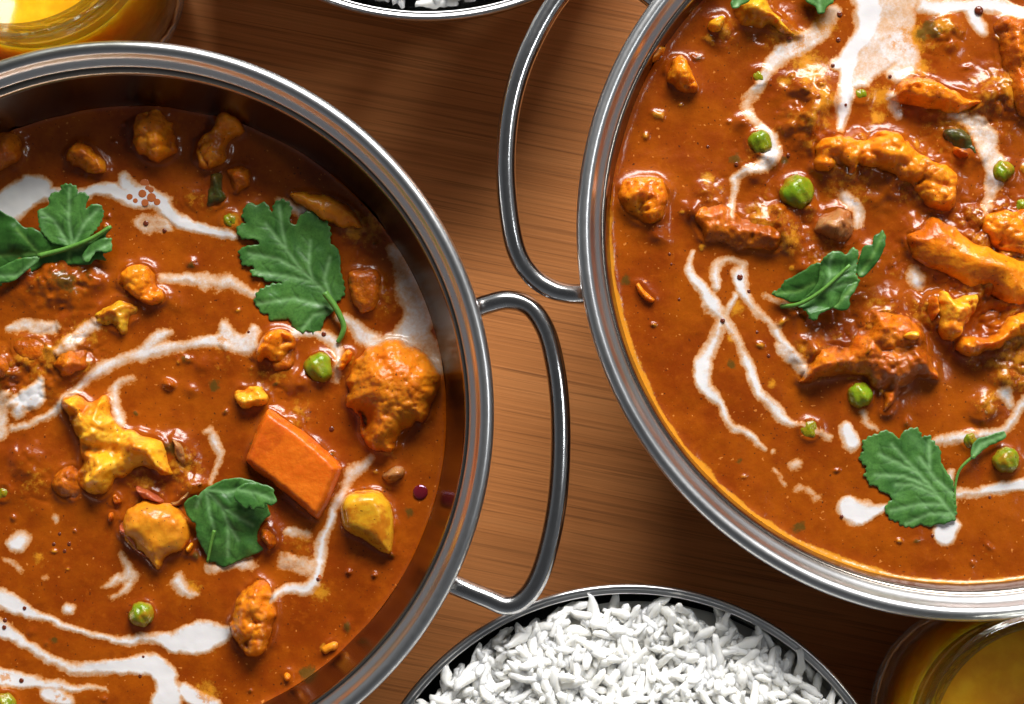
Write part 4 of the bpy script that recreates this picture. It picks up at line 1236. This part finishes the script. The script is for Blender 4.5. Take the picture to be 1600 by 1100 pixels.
z = lambda pts: zpts(pts, 270, 730, 6.472)
r = leaf_root('L', 360, 815, 'folded coriander leaf under the left corner of the carrot slice')
blade(r, 'blade', z([(108, 370), (170, 310), (245, 282), (262, 292), (340, 215), (440, 165), (520, 125), (680, 103), (800, 130), (900, 170), (960, 260), (950, 400), (985, 480), (920, 530), (880, 590), (848, 650), (838, 725), (945, 780), (880, 855), (760, 905), (620, 965), (500, 1022), (425, 1000), (410, 962), (350, 972), (318, 880), (238, 720), (228, 560), (190, 552), (128, 470)]),
      'L', 3.6, 'leaf', [z(a) for a in ([(340, 225), (500, 400), (560, 580), (650, 740)], [(350, 235), (370, 450), (420, 640)], [(500, 400), (800, 590)], [(345, 225), (560, 250), (800, 190)], [(300, 260), (240, 400)], [(560, 580), (540, 900)])],
      scallop=(14, 0.9), slope=(-0.06, 0.24), curl=-1.2, seed=6, wav=1.0)
blade(r, 'folded_lobe', z([(610, 312), (700, 392), (748, 436), (768, 378), (820, 445), (850, 408), (930, 425), (928, 358), (1000, 395), (1062, 342), (1020, 260), (1030, 230), (990, 195), (900, 170), (760, 150), (660, 200)]),
      'L', 6.2, 'leaf', [z([(640, 220), (850, 260), (1030, 330)])], scallop=(12, 1.0), slope=(0.03, 0.12), seed=7, wav=0.5)
stem(r, 'L', [(270 + 420 / 6.472, 730 + 640 / 6.472, 3.4), (270 + 390 / 6.472, 730 + 760 / 6.472, 2.8), (270 + 350 / 6.472, 730 + 960 / 6.472, 1.6)], 0.4)

z = lambda pts: zpts(pts, 1190, 350, 6.876)
r = leaf_root('R', 1300, 435, 'crumpled curled dark coriander leaf in the middle of the pea curry')
blade(r, 'left_lobe', z([(105, 735), (200, 698), (255, 600), (320, 578), (370, 545), (478, 488), (510, 450), (612, 420), (650, 500), (640, 640), (560, 700), (450, 825), (320, 842), (230, 795), (150, 772)]), 'R', 3.2, 'leaf_glossy', [z([(560, 640), (400, 720), (120, 740)])], scallop=(8, 2.2), slope=(0.12, 0.22), seed=8, wav=0.7)
blade(r, 'blade', z([(630, 400), (680, 350), (740, 305), (835, 305), (890, 350), (960, 255), (1025, 300), (1015, 400), (995, 560), (1045, 620), (960, 765), (880, 835), (780, 905), (610, 955), (585, 1035), (515, 1012), (508, 950), (455, 905), (390, 862), (560, 700), (610, 620)]), 'R', 4.4, 'leaf',
      [z(a) for a in ([(420, 870), (680, 700), (850, 560), (1000, 420)], [(680, 700), (730, 560), (720, 400), (760, 310)], [(800, 600), (940, 450)], [(600, 740), (780, 680), (960, 640)])], scallop=(8, 2.2), slope=(0.10, 0.16), seed=9, wav=1.6)
blade(r, 'right_lobe', z([(1015, 500), (1045, 380), (1090, 235), (1190, 225), (1192, 138), (1250, 108), (1290, 70), (1322, 130), (1312, 250), (1262, 375), (1200, 465), (1100, 570), (1045, 570)]), 'R', 5.6, 'leaf_glossy', [z([(1050, 560), (1180, 360), (1290, 120)])], scallop=(12, 1.2), slope=(0.25, 0.05), seed=10, wav=0.8)
blade(r, 'edge_lobe', z([(760, 900), (830, 845), (850, 760), (920, 650), (1045, 612), (1000, 720), (930, 810), (950, 860), (920, 925), (850, 935)]), 'R', 6.0, 'leaf_glossy', [z([(780, 900), (1000, 650)])], scallop=(12, 0.8), slope=(0.1, 0.0), seed=11, wav=0.5)
blade(r, 'tip_lobe', z([(500, 960), (560, 935), (700, 900), (740, 890), (730, 915), (610, 970), (595, 1030), (545, 1038), (512, 1015)]), 'R', 4.4, 'leaf', [], scallop=(9, 0.8), seed=12)
stem(r, 'R', [(1190 + 210 / 6.876, 350 + 885 / 6.876, 0.6), (1190 + 400 / 6.876, 350 + 860 / 6.876, 3.4), (1190 + 640 / 6.876, 350 + 720 / 6.876, 5.0), (1190 + 950 / 6.876, 350 + 440 / 6.876, 6.2)], 0.5)

z = lambda pts: zpts(pts, 1330, 650, 5.237)
r = leaf_root('R', 1420, 745, 'flat coriander leaf between three round cream drops')
blade(r, 'blade', z([(65, 330), (105, 290), (92, 210), (160, 162), (210, 150), (270, 112), (340, 142), (388, 195), (415, 130), (480, 100), (540, 100), (580, 182), (632, 155), (682, 230), (728, 280), (726, 370), (772, 450), (832, 540), (832, 640), (848, 720), (858, 790), (848, 852), (790, 862), (770, 885), (700, 882), (650, 910), (600, 897), (560, 882), (520, 910), (420, 902), (388, 860), (330, 852), (298, 800), (275, 760), (308, 700), (342, 688), (310, 640), (228, 612), (220, 575), (148, 562), (138, 510), (105, 490), (130, 450), (128, 410), (88, 380)]),
      'R', 0.55, 'leaf', [z(a) for a in ([(845, 820), (740, 690), (620, 540), (480, 390), (330, 230)], [(650, 580), (430, 490), (200, 480)], [(560, 470), (380, 380), (230, 310)], [(835, 640), (680, 500), (560, 340)], [(760, 720), (560, 720), (330, 770)], [(690, 640), (500, 560), (370, 560)], [(640, 440), (640, 200)], [(800, 800), (640, 800), (450, 880)])],
      scallop=(10, 3.6), slope=(0.02, 0.03), seed=13, wav=0.5)

r = leaf_root('R', 1535, 695, 'tiny coriander sprig with thin curved stem by two peas')
blade(r, 'blade', z([(972, 345), (982, 250), (1030, 182), (1110, 165), (1180, 138), (1250, 120), (1275, 170), (1210, 212), (1130, 242), (1060, 292), (1000, 355)]), 'R', 2.0, 'leaf', [z([(985, 340), (1060, 230), (1260, 150)])], scallop=(14, 1.0), slope=(-0.05, 0.05), seed=14, wav=0.5)
stem(r, 'R', [(1330 + 1010 / 5.237, 650 + 320 / 5.237, 2.2), (1330 + 910 / 5.237, 650 + 410 / 5.237, 1.6), (1330 + 868 / 5.237, 650 + 490 / 5.237, 1.0), (1330 + 848 / 5.237, 650 + 620 / 5.237, 0.5), (1330 + 855 / 5.237, 650 + 790 / 5.237, 0.2)], 0.34)

z = lambda pts: zpts(pts, 1040, 0, 5.333)
r = leaf_root('R', 1160, 2, 'rounded coriander tip above the upper end of the potato wedge')
blade(r, 'blade', z([(538, 40), (560, 72), (600, 68), (630, 40), (700, 15), (730, -90), (640, -140), (540, -90), (555, 0)]), 'R', 8.0, 'leaf', [z([(580, 50), (660, -80)])], scallop=(11, 1.2), seed=15)
r = leaf_root('R', 1278, 2, 'coriander tip with small lobe beside the top cream pool')
blade(r, 'blade', z([(1120, -110), (1165, 15), (1250, 58), (1268, 118), (1320, 112), (1342, 52), (1388, 35), (1420, -60), (1350, -140), (1200, -150)]), 'R', 2.5, 'leaf', [z([(1290, 90), (1270, -100)])], scallop=(11, 1.2), seed=16)


# ------------------------------------------------------------------ the sauces with their cream
BUMPS_L = [(300, 412, 9, .8), (470, 600, 22, 1.3), (455, 655, 18, .9), (318, 570, 12, .7), (260, 600, 7, 1.2), (268, 603, 6, .8), (300, 610, 10, .6), (100, 435, 60, 1.6), (150, 440, 14, 1.3), (40, 720, 40, 1.0), (270, 690, 30, 1.0), (300, 760, 20, 1.0), (605, 300, 30, 1.0), (520, 570, 14, 1), (410, 830, 25, 1), (90, 600, 20, .8), (395, 330, 18, .8), (275, 470, 20, .5), (560, 880, 30, .3), (585, 898, 4, .7), (545, 894, 4, .6), (30, 430, 30, 1.0), (455, 700, 20, .8)]
BUMPS_R = [(1260, 160, 40, 2.4), (1250, 205, 24, 1.8), (1295, 160, 14, 1.0), (1100, 300, 16, 1.0), (1160, 195, 14, 1.2), (1175, 270, 22, 1.2), (1300, 270, 24, 1.0), (1385, 300, 30, 1.4), (1220, 350, 24, 1.6), (1240, 390, 22, 1.4), (1215, 330, 10, .9), (1265, 330, 12, 1.0), (1255, 420, 10, .9), (1420, 350, 20, 1.0), (1480, 45, 16, 1.4), (1485, 70, 12, 1.0), (1350, 400, 24, 1.0), (1250, 500, 24, .9), (1260, 545, 22, 1.6), (1030, 370, 16, .8), (1390, 470, 22, 1.0), (1550, 150, 30, 1.4), (1520, 250, 20, .8), (1565, 590, 24, .8), (1530, 640, 24, .8), (1205, 250, 14, 1.0), (1410, 250, 25, 1.0), (1080, 330, 15, .9), (1340, 215, 12, 1)]


CHUNK_L = [(40, 590, 55, 2.2), (110, 545, 50, 2.0), (230, 760, 34, 1.6), (95, 440, 50, 1.1), (20, 230, 40, 1.0), (300, 320, 30, .8), (455, 650, 36, .9), (290, 735, 36, 1.2), (400, 800, 34, 1.2), (215, 470, 34, .8), (570, 360, 40, 1.3), (600, 470, 34, 1.2), (465, 860, 30, .9), (600, 720, 24, .9), (60, 760, 40, .7), (420, 590, 34, 1.0), (350, 560, 24, .7)]
CHUNK_R = [(1220, 340, 55, 1.6), (1290, 400, 40, 1.2), (1110, 310, 40, 1.2), (1265, 165, 46, 1.6), (1240, 215, 34, 1.5), (1330, 290, 44, 1.2), (1440, 270, 60, 1.7), (1480, 200, 50, 1.6), (1560, 160, 60, 1.8), (1550, 320, 50, 1.5), (1470, 60, 34, 1.2), (1420, 150, 36, 1.3), (1340, 520, 70, 1.5), (1270, 560, 36, 1.3), (1490, 470, 60, 3.2), (1560, 440, 60, 4.2), (1530, 360, 50, 3.6), (1545, 520, 50, 3.6), (1590, 560, 50, 1.8), (1350, 250, 50, 2.4), (1180, 250, 34, 1.0), (1400, 400, 30, 1.0), (1540, 630, 26, 1.0), (1200, 40, 40, 1.2), (1130, 50, 24, 1.0), (1010, 350, 24, .8)]


def sauce(side, c, R, zr, zs, groups, bumps, oil, label, seed, film, herb, span):
    Rs = wall_r(R, zr - zs) + 0.35 * MM
    s = 0.30 * MM
    ax = np.arange(-Rs - 2 * s, Rs + 3 * s, s)
    X, Y = np.meshgrid(ax + c.x, ax + c.y)
    rr = np.hypot(X - c.x, Y - c.y)
    sq = np.where(rr > Rs, Rs / np.maximum(rr, 1e-9), 1.0)
    X = c.x + (X - c.x) * sq; Y = c.y + (Y - c.y) * sq
    Z = 0.22 * MM * vnoise(X, Y, 11 * MM, seed) + 0.11 * MM * vnoise(X, Y, 4.5 * MM, seed + 1) + 0.035 * MM * vnoise(X, Y, 1.6 * MM, seed + 2)
    k = pxlen(800, 550, zs)
    for px, py, r0, h in bumps:
        q = W(px, py, zs); r = r0 * k
        dd = ((X - q[0]) ** 2 + (Y - q[1]) ** 2) / (r * r)
        m = dd < 9
        g = np.exp(-dd[m])
        Z[m] += h * 1.3 * MM * g * (1 + 0.45 * vnoise(X[m], Y[m], 3.2 * MM, seed + 3) + 0.14 * vnoise(X[m], Y[m], 1.3 * MM, seed + 4))
    # vegetables just under the surface: knobbly, sauce-covered ground
    ck = np.zeros(X.shape)
    for px, py, r0, h in (CHUNK_L if side == 'L' else CHUNK_R):
        q = W(px, py, zs); r = r0 * k
        ck = np.maximum(ck, h * np.exp(-(((X - q[0]) ** 2 + (Y - q[1]) ** 2) / (r * r)) ** 1.5))
    m = ck > 0.02
    wx = X[m] + 0.7 * MM * vnoise(X[m], Y[m], 3 * MM, seed + 40); wy = Y[m] + 0.7 * MM * vnoise(X[m], Y[m], 3 * MM, seed + 41)
    bu = lambda sz, sd_: np.sqrt(np.maximum(0, 1 - np.minimum(1, voro(wx, wy, sz * MM, sd_) / 0.8) ** 2))
    kn = np.zeros(X.shape)
    kn[m] = 0.7 * bu(4.6, seed + 42) + 0.32 * bu(1.9, seed + 43) + 0.35 * vnoise(wx, wy, 7 * MM, seed + 44)
    Z += ck * MM * np.maximum(kn - 0.35, -0.1)
    men = np.zeros_like(Z)
    for pw, h in PIECES[side]:
        lo = pw.min(0) - 5 * MM; hi = pw.max(0) + 5 * MM
        i0, i1 = np.searchsorted(ax + c.x, [lo[0], hi[0]]); j0, j1 = np.searchsorted(ax + c.y, [lo[1], hi[1]])
        if i1 <= i0 or j1 <= j0: continue
        sl = (slice(j0, j1), slice(i0, i1))
        sd = poly_sd(X[sl] , Y[sl], pw)
        amp = min(1.0, 0.35 + h * 0.09) * MM
        men[sl] = np.maximum(men[sl], amp * np.exp(np.minimum(0, sd + 0.2 * MM) / (0.85 * MM)))
    Z += men * (1 + 0.35 * vnoise(X, Y, 2.0 * MM, seed + 7))
    # the sauce climbs a little where it wets the steel
    ed = Rs - rr
    Z = Z + 0.9 * MM * np.exp(-np.maximum(ed, 0) / (0.8 * MM))
    C, who = cream_field(X, Y, groups, zs)
    O = np.clip(0.75 * np.minimum(ck, 1) * (kn - 0.45), 0, 0.6)
    for px, py, r0 in oil:
        q = W(px, py, zs); r = r0 * k
        O = np.maximum(O, 0.75 * np.exp(-((X - q[0]) ** 2 + (Y - q[1]) ** 2) / (r * r)))
    an = np.degrees(np.arctan2(Y - c.y, X - c.x)) % 360
    fa = 0.12 + 0.88 * sstep(165, 190, an) * sstep(300, 270, an)
    wd = (1.5 + 0.7 * vnoise(X, Y, 5 * MM, seed + 15)) * MM
    O = np.maximum(O, film * fa * sstep(1.0, 0.35, ed / wd))
    HB = np.zeros(X.shape)
    for px, py, r0 in herb:
        q = W(px, py, zs); r = r0 * k
        HB = np.maximum(HB, 0.9 * np.exp(-(((X - q[0]) ** 2 + (Y - q[1]) ** 2) / (r * r)) * (1 + 0.8 * vnoise(X, Y, 2 * MM, seed + 11))))
    # crumbs just breaking the surface
    rnd = random.Random(seed)
    for i in range(90):
        px, py = rnd.uniform(*span), rnd.uniform(0, 1100)
        q = W(px, py, zs); r = rnd.choice([2.5, 3, 3.5, 4.5, 6]) * k
        if math.hypot(q[0] - c.x, q[1] - c.y) > Rs - 3 * MM: continue
        a = rnd.uniform(0, 3.14); el = rnd.uniform(1, 1.9)
        i0 = np.searchsorted(ax + c.x, q[0]); j0 = np.searchsorted(ax + c.y, q[1])
        if C[min(j0, C.shape[0] - 1), min(i0, C.shape[1] - 1)] > -1.2: continue
        sl = (slice(max(0, j0 - 24), j0 + 24), slice(max(0, i0 - 24), i0 + 24))
        dx, dy = X[sl] - q[0], Y[sl] - q[1]
        u, v = dx * math.cos(a) + dy * math.sin(a), -dx * math.sin(a) + dy * math.cos(a)
        g = np.exp(-((u / el) ** 2 + v ** 2) / (r * r) * (1 + 0.5 * vnoise(X[sl], Y[sl], 0.9 * MM, seed + 12)))
        Z[sl] += g * rnd.uniform(0.25, 0.75) * MM
        kind = rnd.random()
        if kind < 0.45: O[sl] = np.maximum(O[sl], g * rnd.uniform(.5, 1.0))
        elif kind < 0.7: HB[sl] = np.maximum(HB[sl], g * rnd.uniform(.5, .9))
    lift = 0.22 * MM * sstep(-0.2, 0.9, C) * 1.0
    inside = rr < Rs + 1.1 * s
    ny, nx = X.shape
    idx = np.arange(nx * ny).reshape(ny, nx)
    fm = inside[:-1, :-1] & inside[1:, :-1] & inside[:-1, 1:] & inside[1:, 1:]
    q = np.stack([idx[:-1, :-1], idx[:-1, 1:], idx[1:, 1:], idx[1:, :-1]], -1)[fm]
    cq = C.ravel()[q].max(1)
    wq = who.ravel()[q[np.arange(len(q)), C.ravel()[q].argmax(1)]]
    isc = cq > -0.12

    def sub(faces, name, zadd):
        used = np.unique(faces)
        re = np.full(nx * ny, -1); re[used] = np.arange(len(used))
        V = np.stack([X.ravel()[used] - c.x, Y.ravel()[used] - c.y, (Z + zadd).ravel()[used]], -1)
        return mesh_np(name, V, [re[faces]], attrs={'cream': np.clip(C.ravel()[used], -2, 2), 'oil': O.ravel()[used], 'herb': HB.ravel()[used]})
    root = add('curry_sauce', sub(q[~isc], 'curry_sauce', lift), M['sauce'], None, (c.x, c.y, zs), label, 'curry', 'bowls of curry sauce')
    for g in range(len(groups)):
        f = q[isc & (wq == g)]
        if len(f) < 4: continue
        add('cream_swirl', sub(f, 'cream_swirl', lift), M['sauce'], root)
    # the body of the sauce below its surface
    zz = np.linspace(0.3 * MM, 30 * MM, 14)
    prof = [(0.0002, -1.2 * MM)] + [(float(wall_r(R, zr - zs + a)) + 0.2 * MM, -float(a) - 1.2 * MM) for a in zz] + [(0.0002, -31.2 * MM)]
    me = lathe('sauce_depth', prof, 96, closed=False)
    for nme, val in (('cream', -2.0), ('oil', 0.0), ('herb', 0.0)):
        at = me.attributes.new(nme, 'FLOAT', 'POINT'); at.data.foreach_set('value', np.full(len(me.vertices), val, np.float32))
    add('sauce_depth', me, M['sauce'], root)
    hs = (X, Y, Z + lift)
    def height(px, py):
        p = W(px, py, zs)
        i = int(round((p[0] - c.x + Rs) / s)) + 2; j = int(round((p[1] - c.y + Rs) / s)) + 2
        return Vector((p[0] - c.x, p[1] - c.y, float((Z + lift)[min(max(j, 0), ny - 1), min(max(i, 0), nx - 1)])))
    return root, height, k


sL, hL, kL = sauce('L', cL, RL, ZL, ZSL, CREAM_L, BUMPS_L, OIL_L, 'brick orange curry sauce around the carrot slice, shaded under the rim', 31, 0.15, [(335, 606, 10), (482, 1052, 12), (450, 1090, 10), (105, 440, 22), (85, 1000, 7), (270, 700, 10), (640, 800, 9), (300, 415, 6), (400, 690, 8), (560, 1010, 5)], (0, 690))
sR, hR, kR = sauce('R', cR, RR, ZRT, ZSR, CREAM_R, BUMPS_R, OIL_R, 'brick orange curry sauce around most of the peas, with yellow oily edge', 77, 0.9, [(1452, 45, 18), (1440, 55, 14), (1252, 822, 9), (978, 438, 9), (1143, 570, 7), (1146, 250, 10), (1190, 235, 9), (1225, 252, 8), (1155, 720, 5), (1500, 225, 12), (1275, 480, 8)], (960, 1600))

# bubbles and oil drops that float on the sauces
bmx = bmesh.new(); bmesh.ops.create_icosphere(bmx, subdivisions=2, radius=1.0)
BUB = bpy.data.meshes.new('bubble'); bmx.to_mesh(BUB); bmx.free()
BUB.polygons.foreach_set('use_smooth', np.ones(len(BUB.polygons), bool))
BUBV = BUB.copy(); OILM = BUB.copy()
BUB.materials.append(M['bubble']); BUBV.materials.append(M['bubble_violet']); OILM.materials.append(M['oil_drop'])


def drops(root, hf, k, pts, me, name, flat=0.4):
    for px, py, r in pts:
        o = add(name, me, None, root)
        p = hf(px, py)
        o.location = p + Vector((0, 0, r * k * flat * 0.25))
        o.scale = (r * k, r * k, r * k * flat)


drops(sL, hL, kL, [(657, 769, 12)], BUBV, 'violet_bubble', 0.3)
drops(sL, hL, kL, [(39, 950, 3.2), (8, 969, 3.6), (7, 980, 3.6), (34, 1063, 3.8), (219, 1056, 2.8), (224, 1026, 2.2), (188, 484, 4), (228, 349, 4.5), (257, 360, 3.5), (93, 834, 2.6), (84, 850, 2.8), (108, 850, 3.2), (101, 861, 2.8), (506, 522, 4), (389, 519, 2.6), (518, 670, 4), (497, 905, 3)], BUB, 'bubble')
drops(sL, hL, kL, [(203, 308, 5), (212, 314, 4), (223, 303, 6.5), (227, 317, 6), (237, 309, 7.5), (246, 316, 5.5), (226, 287, 7.5), (236, 297, 5), (231, 294, 4), (498, 902, 5)], OILM, 'oil_drop', 0.08)
drops(sR, hR, kR, [(1156, 433, 4.8), (1170, 455, 3), (1129, 501, 4), (1150, 257, 3.2), (1106, 229, 2.6), (1151, 258, 3), (1046, 397, 2.4), (1061, 468, 2.4), (1049, 413, 2), (1183, 519, 2.4), (1201, 556, 3), (1301, 103, 3.4), (1320, 165, 2.6), (1233, 60, 4.4), (1310, 62, 4), (1312, 22, 4.6), (1590, 30, 3.4), (1598, 34, 3.6), (1315, 807, 3), (1457, 837, 2.6), (1547, 777, 2.6), (1390, 120, 3), (1231, 243, 3)], BUB, 'bubble')
drops(sR, hR, kR, [(1529, 17, 7.5)], BUB, 'bubble', 0.6)
